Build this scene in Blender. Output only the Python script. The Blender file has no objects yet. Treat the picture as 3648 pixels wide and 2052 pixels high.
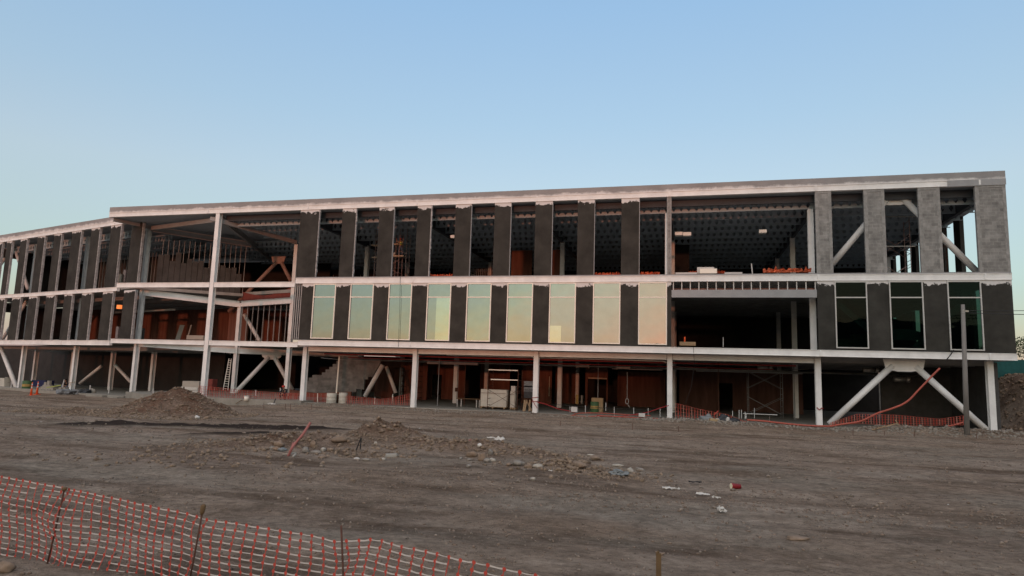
import bpy, math, random
import numpy as np
from mathutils import Vector, Matrix, noise
C = bpy.context.scene.collection
sc = bpy.context.scene
R = math.radians
# ---------------------------------------------------------------- camera
CX, CY, CZ = 28.087, -44.241, 2.583
YAW, PIT, ROL, FOC = R(-14.807), R(7.397), R(1.784), 2374.09
fw = Vector((math.sin(YAW)*math.cos(PIT), math.cos(YAW)*math.cos(PIT), math.sin(PIT)))
rt = Vector((math.cos(YAW), -math.sin(YAW), 0)); up = rt.cross(fw)
r2 = rt*math.cos(ROL)+up*math.sin(ROL); u2 = up*math.cos(ROL)-rt*math.sin(ROL)
cam = bpy.data.cameras.new('camera'); camo = bpy.data.objects.new('camera', cam); C.objects.link(camo)
camo.matrix_world = Matrix(((r2.x, u2.x, -fw.x, CX), (r2.y, u2.y, -fw.y, CY), (r2.z, u2.z, -fw.z, CZ), (0, 0, 0, 1)))
cam.sensor_width = 36; cam.lens = 36*FOC/3648; cam.clip_start = 0.1; cam.clip_end = 9000
sc.camera = camo
# ---------------------------------------------------------------- sky, sun, exposure
SUN_EL, SUN_AZ = 2.6, 4.0          # elevation; degrees the sun stands east of due south (behind the camera)
w = bpy.data.worlds.new('World'); sc.world = w; w.use_nodes = True
nt = w.node_tree; nt.nodes.clear()
sky = nt.nodes.new('ShaderNodeTexSky'); sky.sky_type = 'NISHITA'; sky.sun_disc = False
sky.sun_elevation = R(SUN_EL); sky.sun_rotation = R(180-SUN_AZ)
sky.air_density = 1.0; sky.dust_density = 1.2; sky.ozone_density = 1.6; sky.altitude = 300
bg = nt.nodes.new('ShaderNodeBackground'); bg.inputs[1].default_value = 0.075
wo = nt.nodes.new('ShaderNodeOutputWorld')
# dusk veil: pale, slightly pink air near the horizon, added to the Nishita sky all the way round
tcw = nt.nodes.new('ShaderNodeTexCoord'); sxw = nt.nodes.new('ShaderNodeSeparateXYZ'); nt.links.new(tcw.outputs['Generated'], sxw.inputs[0])
rpw = nt.nodes.new('ShaderNodeValToRGB'); nt.links.new(sxw.outputs[2], rpw.inputs[0])
VEIL = [(0, (.42, .36, .50)), (.06, (.52, .47, .55)), (.14, (.62, .65, .66)), (.26, (.62, .69, .74)), (.36, (.50, .665, .83)), (.50, (.39, .62, .93)), (1, (.13, .27, .60))]
for i, (a, c) in enumerate(VEIL):
    e = rpw.color_ramp.elements[i] if i < 2 else rpw.color_ramp.elements.new(a)
    e.position = a; e.color = (*c, 1)
vmw = nt.nodes.new('ShaderNodeVectorMath'); vmw.operation = 'SCALE'; vmw.inputs['Scale'].default_value = 2.55; nt.links.new(rpw.outputs[0], vmw.inputs[0])
adw = nt.nodes.new('ShaderNodeVectorMath'); adw.operation = 'ADD'; mnw = nt.nodes.new('ShaderNodeVectorMath'); mnw.operation = 'MINIMUM'; nt.links.new(sky.outputs[0], mnw.inputs[0]); mnw.inputs[1].default_value = (8.5, 4.8, 2.6)
rp2 = nt.nodes.new('ShaderNodeValToRGB'); nt.links.new(sxw.outputs[2], rp2.inputs[0])
for i, (a, c) in enumerate([(0, (.80, .68, .52)), (.05, (.72, .74, .62)), (.085, (.62, .76, .70)), (.13, (.54, .74, .76)), (.28, (.72, .80, .88)), (.5, (.8, .8, .8))]):
    e = rp2.color_ramp.elements[i] if i < 2 else rp2.color_ramp.elements.new(a)
    e.position = a; e.color = (*c, 1)
mlw = nt.nodes.new('ShaderNodeVectorMath'); mlw.operation = 'MULTIPLY'; nt.links.new(mnw.outputs[0], mlw.inputs[0]); nt.links.new(rp2.outputs[0], mlw.inputs[1])
# deeper orange only where the sun went down
dsw = nt.nodes.new('ShaderNodeVectorMath'); dsw.operation = 'DOT_PRODUCT'; nt.links.new(tcw.outputs['Generated'], dsw.inputs[0]); dsw.inputs[1].default_value = (math.sin(R(SUN_AZ+3)), -math.cos(R(SUN_AZ+3)), .0)
dmw = nt.nodes.new('ShaderNodeMath'); dmw.operation = 'MAXIMUM'; nt.links.new(dsw.outputs['Value'], dmw.inputs[0]); dmw.inputs[1].default_value = 0
dpw = nt.nodes.new('ShaderNodeMath'); dpw.operation = 'POWER'; nt.links.new(dmw.outputs[0], dpw.inputs[0]); dpw.inputs[1].default_value = 85
orw = nt.nodes.new('ShaderNodeMixRGB'); nt.links.new(dpw.outputs[0], orw.inputs[0]); orw.inputs[1].default_value = (1, 1, 1, 1); orw.inputs[2].default_value = (2.15, .78, .34, 1)
mow = nt.nodes.new('ShaderNodeVectorMath'); mow.operation = 'MULTIPLY'; nt.links.new(mlw.outputs[0], mow.inputs[0]); nt.links.new(orw.outputs[0], mow.inputs[1])
nt.links.new(mow.outputs[0], adw.inputs[0]); nt.links.new(vmw.outputs[0], adw.inputs[1])
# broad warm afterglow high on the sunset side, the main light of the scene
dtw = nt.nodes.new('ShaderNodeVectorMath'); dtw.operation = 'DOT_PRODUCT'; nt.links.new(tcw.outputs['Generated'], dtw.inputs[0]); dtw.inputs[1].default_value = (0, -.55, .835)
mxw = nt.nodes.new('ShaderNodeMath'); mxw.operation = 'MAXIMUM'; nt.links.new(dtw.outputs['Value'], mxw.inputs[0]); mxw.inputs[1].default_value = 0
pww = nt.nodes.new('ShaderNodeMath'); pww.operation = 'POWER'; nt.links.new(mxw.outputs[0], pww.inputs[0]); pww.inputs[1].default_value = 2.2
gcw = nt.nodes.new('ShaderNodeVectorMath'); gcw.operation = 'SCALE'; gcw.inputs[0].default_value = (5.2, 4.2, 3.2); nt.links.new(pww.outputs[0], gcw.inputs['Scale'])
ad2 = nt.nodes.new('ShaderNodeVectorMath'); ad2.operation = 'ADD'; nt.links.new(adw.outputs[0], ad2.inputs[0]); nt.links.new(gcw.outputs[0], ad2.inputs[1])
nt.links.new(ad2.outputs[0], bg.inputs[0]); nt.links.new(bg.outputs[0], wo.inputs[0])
sl = bpy.data.lights.new('sun', 'SUN'); so = bpy.data.objects.new('sun', sl); C.objects.link(so)
sl.energy = 0.24; sl.angle = R(1.6); sl.color = (1.0, 0.33, 0.18)
sd = Vector((-math.sin(R(SUN_AZ))*math.cos(R(SUN_EL)), math.cos(R(SUN_AZ))*math.cos(R(SUN_EL)), -math.sin(R(SUN_EL))))
so.rotation_euler = sd.to_track_quat('-Z', 'Y').to_euler()
sc.view_settings.view_transform = 'Standard'; sc.view_settings.look = 'None'
sc.view_settings.exposure = 1.6; sc.view_settings.gamma = 1.0
sc.cycles.max_bounces = 9; sc.cycles.diffuse_bounces = 7; sc.cycles.transparent_max_bounces = 12
sc.cycles.use_denoising = True
random.seed(7)
# ---------------------------------------------------------------- pixel helpers (3648 px wide photo -> real place)
def ray(u, v): return fw+r2*((u-1824)/FOC)-u2*((v-1026)/FOC)
CAMP = Vector((CX, CY, CZ))
def ony(u, v, y): d = ray(u, v); return CAMP+d*((y-CY)/d.y)
def onz(u, v, z): d = ray(u, v); return CAMP+d*((z-CZ)/d.z)
WA = math.atan(0.28); W0 = Vector((-22, 3.4, 0)); WS = Vector((-math.cos(WA), math.sin(WA), 0)); WN = Vector((math.sin(WA), math.cos(WA), 0))
def W(s, off, z): return W0+WS*s+WN*off+Vector((0, 0, z))          # point in the left wing's own frame
def onw(u, v, off): d = ray(u, v); return CAMP+d*((WN.dot(W0-CAMP)+off)/WN.dot(d))
# ---------------------------------------------------------------- materials
MAT = {}
def N(nt, t, **k):
    n = nt.nodes.new(t)
    for a, b in k.items(): setattr(n, a, b)
    return n
def mat(name, col, rough=0.8, var=0.12, scale=3.0, metal=0.0, bump=0.0, bscale=30.0, spec=0.3, stretch=(1, 1, 1)):
    m = bpy.data.materials.new(name); m.use_nodes = True; t = m.node_tree; p = t.nodes['Principled BSDF']
    p.inputs['Roughness'].default_value = rough; p.inputs['Metallic'].default_value = metal
    p.inputs['Specular IOR Level'].default_value = spec
    tc = N(t, 'ShaderNodeTexCoord'); mp = N(t, 'ShaderNodeMapping'); mp.inputs['Scale'].default_value = stretch
    t.links.new(tc.outputs['Object'], mp.inputs[0])
    nz = N(t, 'ShaderNodeTexNoise'); nz.inputs['Scale'].default_value = scale; nz.inputs['Detail'].default_value = 5; nz.inputs['Roughness'].default_value = 0.65
    t.links.new(mp.outputs[0], nz.inputs['Vector'])
    rp = N(t, 'ShaderNodeValToRGB'); rp.color_ramp.elements[0].position = 0.3; rp.color_ramp.elements[1].position = 0.7
    rp.color_ramp.elements[0].color = (*[c*(1-var) for c in col], 1); rp.color_ramp.elements[1].color = (*[min(1, c*(1+var)) for c in col], 1)
    t.links.new(nz.outputs['Fac'], rp.inputs[0]); t.links.new(rp.outputs[0], p.inputs['Base Color'])
    if bump:
        nb = N(t, 'ShaderNodeTexNoise'); nb.inputs['Scale'].default_value = bscale; nb.inputs['Detail'].default_value = 4
        t.links.new(mp.outputs[0], nb.inputs['Vector'])
        b = N(t, 'ShaderNodeBump'); b.inputs['Strength'].default_value = bump; b.inputs['Distance'].default_value = 0.02
        t.links.new(nb.outputs['Fac'], b.inputs['Height']); t.links.new(b.outputs[0], p.inputs['Normal'])
    MAT[name] = m; return m
def overspray(m, tops, col=(0.62, 0.6, 0.58), reach=0.34, soft=0.10, below=True, scale=2.2, full=0.0):
    """white fireproofing overspray: ragged patches that hang below (or sit above) the given heights"""
    t = m.node_tree; p = t.nodes['Principled BSDF']; src = p.inputs['Base Color'].links[0].from_socket
    tc = N(t, 'ShaderNodeTexCoord'); sx = N(t, 'ShaderNodeSeparateXYZ'); t.links.new(tc.outputs['Object'], sx.inputs[0])
    nz = N(t, 'ShaderNodeTexNoise'); nz.inputs['Scale'].default_value = scale; nz.inputs['Detail'].default_value = 6; nz.inputs['Roughness'].default_value = 0.7
    t.links.new(tc.outputs['Object'], nz.inputs['Vector'])
    for z0 in tops:
        a = N(t, 'ShaderNodeMath', operation='SUBTRACT'); t.links.new(sx.outputs[2], a.inputs[0]); a.inputs[1].default_value = z0
        if below: a2 = N(t, 'ShaderNodeMath', operation='MULTIPLY'); t.links.new(a.outputs[0], a2.inputs[0]); a2.inputs[1].default_value = -1
        else: a2 = a
        # distance from edge / reach
        d = N(t, 'ShaderNodeMath', operation='DIVIDE'); t.links.new(a2.outputs[0], d.inputs[0]); d.inputs[1].default_value = reach
        ab = N(t, 'ShaderNodeMath', operation='ABSOLUTE'); t.links.new(d.outputs[0], ab.inputs[0])
        # cover where noise > 0.4 + 0.3*dist
        k = N(t, 'ShaderNodeMath', operation='MULTIPLY_ADD'); t.links.new(ab.outputs[0], k.inputs[0]); k.inputs[1].default_value = 0.42; k.inputs[2].default_value = 0.34-full
        s = N(t, 'ShaderNodeMath', operation='SUBTRACT'); t.links.new(nz.outputs['Fac'], s.inputs[0]); t.links.new(k.outputs[0], s.inputs[1])
        q = N(t, 'ShaderNodeMath', operation='DIVIDE', use_clamp=True); t.links.new(s.outputs[0], q.inputs[0]); q.inputs[1].default_value = soft
        mx = N(t, 'ShaderNodeMixRGB'); t.links.new(q.outputs[0], mx.inputs[0]); t.links.new(src, mx.inputs[1]); mx.inputs[2].default_value = (*col, 1)
        src = mx.outputs[0]
    t.links.new(src, p.inputs['Base Color'])
mat('white_steel', (0.745, 0.735, 0.71), 0.55, 0.12, 1.1)
mat('grey_steel', (0.30, 0.30, 0.30), 0.6, 0.12, 1.3)
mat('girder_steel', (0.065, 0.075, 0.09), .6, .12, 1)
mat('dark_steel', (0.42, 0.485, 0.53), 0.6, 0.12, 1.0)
mat('membrane', (0.042, 0.040, 0.035), 0.85, 0.36, 0.7, bump=0.25, bscale=9, spec=0.15)
overspray(MAT['membrane'], [8.92, 14.62], reach=0.40, soft=0.04, scale=2.6, full=0.10)
mat('membrane_wing', (0.042, 0.040, 0.035), 0.85, 0.36, 0.7, bump=0.25, bscale=9, spec=0.15)
overspray(MAT['membrane_wing'], [8.75, 14.75], reach=0.34, soft=0.05, scale=2.4, full=0.06)
mat('parapet_grey', (0.27, 0.26, 0.255), 0.85, 0.16, 0.6, bump=0.3, bscale=12)
overspray(MAT['parapet_grey'], [14.99], reach=0.30, soft=0.22, below=False, scale=1.1, full=0.06)
mat('parapet_grey_wing', (0.27, 0.26, 0.255), 0.85, 0.16, 0.6, bump=0.3, bscale=12)
overspray(MAT['parapet_grey_wing'], [15.10], reach=0.34, soft=0.22, below=False, scale=1.1, full=0.08)
mat('foam_edge', (0.36, 0.35, 0.34), 0.9, 0.4, 5, bump=0.8, bscale=14)
mat('concrete', (0.285, 0.26, 0.22), 0.9, 0.2, 1.2, bump=0.3, bscale=15)
mat('slab_under', (0.30, 0.295, 0.28), 0.9, 0.2, 1.2)
mat('deck', (0.36, 0.40, 0.44), 0.6, 0.1, 1.0)
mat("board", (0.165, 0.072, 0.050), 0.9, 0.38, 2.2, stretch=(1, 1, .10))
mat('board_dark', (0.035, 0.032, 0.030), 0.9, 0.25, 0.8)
mat('blockwork_smooth', (0.30, 0.29, 0.27), 0.9, 0.12, 1.0)
mat('stud_metal', (0.40, 0.38, 0.36), 0.5, 0.12, 2, metal=0.0)
mat('board_dim', (.15, .080, .062), .9, .35, 1.6, stretch=(1, 1, .15))
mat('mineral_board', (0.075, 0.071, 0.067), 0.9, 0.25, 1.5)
mat('frame_paint', (0.84, 0.77, 0.66), 0.4, 0.05, 2)
mat('frame_grey', (0.50, 0.49, 0.46), 0.4, 0.05, 2)
mat('pipe_red', (0.32, 0.035, 0.03), 0.5, 0.1, 2)
mat('pipe_metal', (0.42, 0.40, 0.37), 0.35, 0.15, 2, metal=0.7)
mat('rust', (0.10, 0.045, 0.03), 0.85, 0.35, 12)
mat('primer_red', (0.36, 0.25, 0.23), 0.7, 0.3, 8)
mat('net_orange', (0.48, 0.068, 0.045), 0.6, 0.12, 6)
mat('net_white', (0.58, 0.52, 0.47), 0.6, 0.08, 6)
mat('hose', (0.36, 0.085, 0.058), 0.5, 0.18, 3)
mat('hose_dull', (0.33, 0.12, 0.10), 0.6, 0.2, 3)
mat('white_plastic', (0.52, 0.50, 0.47), 0.5, 0.08, 5)
mat('wrap', (0.50, 0.47, 0.40), 0.6, 0.14, 3, bump=0.6, bscale=5)
mat('wood', (0.32, 0.22, 0.13), 0.8, 0.25, 6, stretch=(1, 1, 6))
mat('wood_dark', (0.14, 0.085, 0.04), 0.8, 0.25, 6)
mat('plank', (0.52, 0.40, 0.28), 0.8, 0.15, 6)
mat('tarp_dark', (0.035, 0.038, 0.042), 0.55, 0.3, 5, bump=0.5, bscale=6)
mat('tarp_grey', (0.17, 0.18, 0.185), 0.6, 0.3, 5, bump=0.5, bscale=6)
mat('pole_concrete', (0.21, 0.195, 0.18), 0.9, 0.22, 2.5, bump=0.3, bscale=30, stretch=(1, 1, .3))
mat('cable', (0.02, 0.02, 0.022), 0.6, 0.1, 3)
mat('green_net', (0.015, 0.085, 0.08), 0.8, 0.25, 2)
mat('drum_green', (0.06, 0.12, 0.05), 0.6, 0.3, 4)
mat('drum_yellow', (0.36, 0.24, 0.08), 0.7, 0.3, 4)
mat('cone_orange', (0.75, 0.11, 0.03), 0.5, 0.08, 4)
mat('cup_red', (0.27, 0.015, 0.018), 0.35, 0.05, 4)
mat('cup_cream', (0.75, 0.66, 0.45), 0.5, 0.04, 4)
mat('paper', (0.55, 0.52, 0.47), 0.8, 0.1, 5)
mat("blue_plastic", (0.18, 0.19, 0.185), 0.5, 0.25, 14)
mat('skin', (0.36, 0.2, 0.13), 0.6, 0.05, 4)
mat('cloth_dark', (0.03, 0.03, 0.035), 0.9, 0.2, 8)
mat('denim', (0.14, 0.17, 0.24), 0.9, 0.2, 8)
mat('hivis', (0.72, 0.90, 0.10), 0.7, 0.08, 8)
mat('helmet_red', (0.45, 0.03, 0.02), 0.35, 0.05, 4)
mat('helmet_white', (0.6, 0.6, 0.58), 0.35, 0.05, 4)
mat('hair', (0.015, 0.012, 0.01), 0.8, 0.1, 8)
mat('stone_tan', (0.215, 0.152, 0.105), 0.9, 0.28, 6, bump=0.5, bscale=16)
mat('stone_grey', (0.225, 0.195, 0.16), 0.9, 0.25, 7, bump=0.5, bscale=16)
mat('stone_pale', (0.37, 0.325, 0.265), 0.9, 0.15, 7)
mat('gravel', (0.19, 0.15, 0.115), 0.95, 0.7, 11)
mat('orange_glow_paint', (0.58, 0.13, 0.055), 0.5, 0.45, 2.2, bump=1.0, bscale=5)  # orange sunset glow put into the colour of the floor edge strips
mat('leaf', (0.045, 0.075, 0.025), 0.8, 0.45, 1.1)
mat('bark', (0.08, 0.06, 0.045), 0.9, 0.2, 5)
mat('far_hill', (0.20, 0.16, 0.17), 1, 0.1, 0.01)
mat('near_hill', (0.09, 0.08, 0.06), 1, 0.2, 0.02)
mat('tape_yellow', (0.30, 0.33, 0.09), 0.6, 0.1, 4)
mat('cardboard', (0.42, 0.30, 0.17), 0.85, 0.12, 3)
mat('blue_tarp', (0.03, 0.035, 0.11), 0.7, 0.2, 3)
mat('duct_bright', (0.85, 0.8, 0.72), 0.4, 0.05, 4)
mat('wrap_pink', (0.50, 0.36, 0.33), 0.6, 0.25, 6)
mat('board_olive', (0.30, 0.25, 0.13), 0.8, 0.1, 2)
mat('board_pale', (.38, .34, .29), .8, .08, 2)
mat('rubble_tan', (0.20, 0.145, 0.10), 0.95, 0.6, 7)
def brick(name, col, mort, bw=0.4, bh=0.2, axis='x', soft=0.02):
    m = mat(name, col, 0.92, 0.34, 1.6, bump=0.3, bscale=18); t = m.node_tree; p = t.nodes['Principled BSDF']
    src = p.inputs['Base Color'].links[0].from_socket
    tc = N(t, 'ShaderNodeTexCoord'); sx = N(t, 'ShaderNodeSeparateXYZ'); t.links.new(tc.outputs['Object'], sx.inputs[0])
    cb = N(t, 'ShaderNodeCombineXYZ'); ad = N(t, 'ShaderNodeMath', operation='ADD')
    t.links.new(sx.outputs[0], ad.inputs[0]); t.links.new(sx.outputs[1], ad.inputs[1])
    t.links.new(ad.outputs[0], cb.inputs[0]); t.links.new(sx.outputs[2], cb.inputs[1])
    b = N(t, 'ShaderNodeTexBrick'); b.inputs['Scale'].default_value = 1; b.inputs['Brick Width'].default_value = bw; b.inputs['Row Height'].default_value = bh
    b.inputs['Mortar Size'].default_value = soft; b.inputs['Mortar Smooth'].default_value = 0.3; b.inputs['Bias'].default_value = -0.2
    b.inputs['Color1'].default_value = (1, 1, 1, 1); b.inputs['Color2'].default_value = (0.70, 0.70, 0.70, 1); b.inputs['Mortar'].default_value = (mort, mort, mort, 1)
    t.links.new(cb.outputs[0], b.inputs['Vector'])
    mx = N(t, 'ShaderNodeMixRGB', blend_type='MULTIPLY'); mx.inputs[0].default_value = 1
    t.links.new(src, mx.inputs[1]); t.links.new(b.outputs['Color'], mx.inputs[2]); t.links.new(mx.outputs[0], p.inputs['Base Color'])
brick('block', (0.245, 0.235, 0.22), 1.12, 0.4, 0.2, soft=0.014)
mat('steel_salmon', (.34, .21, .17), .7, .15, 2)
mat('mortar', (0.27, 0.26, 0.245), 0.9, 0.28, 3, bump=0.5, bscale=10)
brick('block_inner', (0.20, 0.19, 0.175), 0.85, 0.5, 0.2, soft=0.006)
def glass(name, tint, gl, fac, fres=False):
    m = bpy.data.materials.new(name); m.use_nodes = True; t = m.node_tree; t.nodes.clear()
    o = N(t, 'ShaderNodeOutputMaterial'); mx = N(t, 'ShaderNodeMixShader'); tr = N(t, 'ShaderNodeBsdfTransparent'); g = N(t, 'ShaderNodeBsdfGlossy')
    tr.inputs[0].default_value = (*tint, 1); g.inputs[0].default_value = (*gl, 1); g.inputs['Roughness'].default_value = 0.015
    nz = N(t, 'ShaderNodeTexNoise'); nz.inputs['Scale'].default_value = 0.5; tc = N(t, 'ShaderNodeTexCoord'); t.links.new(tc.outputs['Object'], nz.inputs['Vector'])
    b = N(t, 'ShaderNodeBump'); b.inputs['Strength'].default_value = 0.06; b.inputs['Distance'].default_value = 0.2
    t.links.new(nz.outputs['Fac'], b.inputs['Height']); t.links.new(b.outputs[0], g.inputs['Normal'])
    n2 = N(t, 'ShaderNodeTexNoise'); n2.inputs['Scale'].default_value = 1.3; n2.inputs['Detail'].default_value = 6; n2.inputs['Roughness'].default_value = .7; t.links.new(tc.outputs['Object'], n2.inputs['Vector'])
    r_ = N(t, 'ShaderNodeValToRGB'); r_.color_ramp.elements[0].position = .3; r_.color_ramp.elements[1].position = .72; r_.color_ramp.elements[0].color = (*[c*.93 for c in gl], 1); r_.color_ramp.elements[1].color = (*[min(1, c*1.05) for c in gl], 1)
    t.links.new(n2.outputs['Fac'], r_.inputs[0]); t.links.new(r_.outputs[0], g.inputs[0])
    if fres:
        f = N(t, 'ShaderNodeFresnel'); f.inputs[0].default_value = 1.5; t.links.new(f.outputs[0], mx.inputs[0])
    else: mx.inputs[0].default_value = fac
    t.links.new(tr.outputs[0], mx.inputs[1]); t.links.new(g.outputs[0], mx.inputs[2]); t.links.new(mx.outputs[0], o.inputs[0]); MAT[name] = m
glass('glass_coated', (0.18, 0.30, 0.25), (0.29, 0.335, 0.345), 0.80)
glass('glass_pale', (0.4, 0.4, 0.3), (0.37, 0.43, 0.40), 0.9)
glass('glass_green', (0.24, 0.37, 0.335), (0.018, 0.03, 0.03), 0.22)
# ---------------------------------------------------------------- mesh builder
class MB:
    def __init__(s): s.v = []; s.f = []; s.m = []; s.k = 0
    def add(s, vs, fs):
        n = len(s.v); s.v += [tuple(p) for p in vs]; s.f += [tuple(i+n for i in f) for f in fs]; s.m += [s.k]*len(fs); return s
    def box(s, x0, x1, y0, y1, z0, z1, M=None):
        vs = [Vector((x, y, z)) for z in (z0, z1) for y in (y0, y1) for x in (x0, x1)]
        if M: vs = [M(p) for p in vs]
        return s.add(vs, [(0, 2, 3, 1), (4, 5, 7, 6), (0, 1, 5, 4), (2, 6, 7, 3), (0, 4, 6, 2), (1, 3, 7, 5)])
    def bar(s, a, b, w, h, upv=(0, 0, 1)):
        a = Vector(a); b = Vector(b); d = (b-a).normalized(); x = d.cross(Vector(upv))
        if x.length < 1e-4: x = d.cross(Vector((0, 1, 0)))
        x.normalize(); y = x.cross(d); x *= w/2; y *= h/2
        return s.add([a-x-y, a+x-y, a+x+y, a-x+y, b-x-y, b+x-y, b+x+y, b-x+y], [(3, 2, 1, 0), (4, 5, 6, 7), (0, 1, 5, 4), (1, 2, 6, 5), (2, 3, 7, 6), (3, 0, 4, 7)])
    def tube(s, pts, r, n=8, caps=True):
        pts = [Vector(p) for p in pts]; rs = r if isinstance(r, (list, tuple)) else [r]*len(pts); b = len(s.v); ref = None
        for i, p in enumerate(pts):
            d = (pts[min(i+1, len(pts)-1)]-pts[max(i-1, 0)]).normalized()
            if ref is None: ref = d.cross(Vector((0, 0, 1))) if abs(d.z) < 0.95 else d.cross(Vector((0, 1, 0)))
            x = (ref-d*ref.dot(d)).normalized(); ref = x; y = d.cross(x)
            for j in range(n):
                a = 2*math.pi*j/n; q = p+(x*math.cos(a)+y*math.sin(a))*rs[i]; s.v.append(tuple(q))
        for i in range(len(pts)-1):
            for j in range(n):
                k = b+i*n; s.f.append((k+j, k+(j+1) % n, k+n+(j+1) % n, k+n+j)); s.m.append(s.k)
        if caps:
            s.f.append(tuple(b+j for j in reversed(range(n)))); s.f.append(tuple(b+(len(pts)-1)*n+j for j in range(n))); s.m += [s.k]*2
        return s
    def poly(s, pts, d):                                  # planar outline extruded by vector d
        n = len(pts); d = Vector(d); vs = [Vector(p) for p in pts]; vs += [p+d for p in vs]
        return s.add(vs, [tuple(reversed(range(n))), tuple(range(n, 2*n))]+[(i, (i+1) % n, n+(i+1) % n, n+i) for i in range(n)])
    def blob(s, c, r, sub=1, amp=0.25, sq=(1, 1, 1), seed=0, rz=0):
        vs, fs = ICO[sub]; c = Vector(c); o = Vector((seed*3.7, seed*1.3, seed*.77)); cz, sz = math.cos(rz), math.sin(rz); out = []
        for p in vs:
            k = r*(1+amp*noise.noise(p*1.3+o)*1.6); x, y, z = p.x*k*sq[0], p.y*k*sq[1], p.z*k*sq[2]
            out.append((c.x+x*cz-y*sz, c.y+x*sz+y*cz, c.z+z))
        return s.add(out, fs)
    def build(s, name, mt, parent=None, smooth=False, loc=None):
        me = bpy.data.meshes.new(name); vs = s.v
        if loc is not None: vs = [(a-loc[0], b-loc[1], c-loc[2]) for a, b, c in vs]
        me.from_pydata(vs, [], s.f)
        for x in (mt if isinstance(mt, (list, tuple)) else [mt]): me.materials.append(MAT[x])
        if max(s.m, default=0): me.polygons.foreach_set('material_index', s.m)
        if smooth: me.polygons.foreach_set('use_smooth', [True]*len(s.f))
        me.update(); o = bpy.data.objects.new(name, me); C.objects.link(o)
        if parent: o.parent = parent
        if loc is not None: o.location = loc
        return o
def make_ico():
    import bmesh; out = {}
    for k in (1, 2, 3):
        b = bmesh.new(); bmesh.ops.create_icosphere(b, subdivisions=k, radius=1); b.verts.ensure_lookup_table()
        out[k] = ([v.co.copy() for v in b.verts], [tuple(v.index for v in f.verts) for f in b.faces]); b.free()
    out[0] = ([Vector(p) for p in ((1, 0, 0), (-1, 0, 0), (0, 1, 0), (0, -1, 0), (0, 0, 1), (0, 0, -1))], [(0, 2, 4), (2, 1, 4), (1, 3, 4), (3, 0, 4), (2, 0, 5), (1, 2, 5), (3, 1, 5), (0, 3, 5)])
    return out
ICO = make_ico()
def tag(o, label=None, cat=None, group=None, kind=None):
    for k, x in (('label', label), ('category', cat), ('group', group), ('kind', kind)):
        if x: o[k] = x
    return o
def thing(name, label, cat, loc=(0, 0, 0), group=None, rz=0):
    o = bpy.data.objects.new(name, None); C.objects.link(o); o.location = loc; o.rotation_euler = (0, 0, rz); o.empty_display_size = 0.2
    return tag(o, label, cat, group)
def solo(mb, name, mt, label, cat, group=None, smooth=False, loc=None): return tag(mb.build(name, mt, None, smooth, loc), label, cat, group)
def S(t): t = max(0.0, min(1.0, t)); return t*t*(3-2*t)
# ---------------------------------------------------------------- terrain
BUMPS = []     # x, y, rx, ry, height
def bump_at(u, v, rx, ry, h): p = onz(u, v, 0); BUMPS.append((p.x, p.y, rx, ry, h)); return p
for a in ((800, 1600, 1.2, 1.0, .12), (960, 1590, 1.4, 1.0, .20), (1080, 1585, 1.3, 1.0, .26), (1200, 1590, 1.0, .9, .22), (1330, 1565, 1.0, .9, .42), (1420, 1570, 1.2, .9, .34), (1500, 1590, 1, .8, .2),
          (1600, 1600, 1.1, .7, .16), (1700, 1605, 1, .6, .2), (1800, 1610, 1, .6, .16), (1920, 1620, 1.2, .6, .1), (1990, 1668, .9, .45, .14), (2060, 1668, .7, .4, .12), (1290, 1618, .5, .45, -.3), (1340, 1618, .5, .4, -.26),
          (2150, 1690, 1.0, .5, -.06), (640, 1640, 2, 1.2, .05)): bump_at(*a)
MC = Vector((2.35, -14.4, 0))    # the big soil mound
def windrow(x, y):              # two low ridges of damp scraped soil
    h = 0
    for (ua, va, ub, vb, amp, wd) in ((200, 1524, 1230, 1530, .12, .6), (660, 1552, 1120, 1546, .08, .4)):
        a, b = WR[(ua, va)], WR[(ub, vb)]; d = (b-a); L = d.length; d = d/L; q = Vector((x, y, 0))-a; s = q.dot(d); n = abs(q.x*d.y-q.y*d.x+0.4*math.sin(s*.35))
        if -1 < s < L+1 and n < 1.6: h += amp*S((s+1)/3)*S((L+1-s)/3)*math.exp(-(n/wd)**2)*(1+.8*noise.noise(Vector((x*1.7, y*1.7, 3)))+.5*noise.noise(Vector((x*5, y*5, 3))))
    return h
WR = {(200, 1524): onz(200, 1524, -.1), (1230, 1530): onz(1230, 1530, 0), (660, 1552): onz(660, 1552, 0), (1120, 1546): onz(1120, 1546, 0)}
def mound(x, y):
    dx, dy = x-MC.x, y-MC.y; a = math.atan2(dy, dx)
    rr = math.hypot(dx/(3.05 if dx > 0 else 3.3), dy/3.3)
    k = 1+.10*noise.noise(Vector((math.cos(a)*1.5, math.sin(a)*1.5, 1)))
    h = 1.42*max(0, 1-rr*k)**1.0 if rr < 1.2 else 0
    d2 = math.hypot((x-MC.x+4.6)/3.6, (y-MC.y+1.9)/1.3); h += .22*max(0, 1-d2)
    return h
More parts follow.
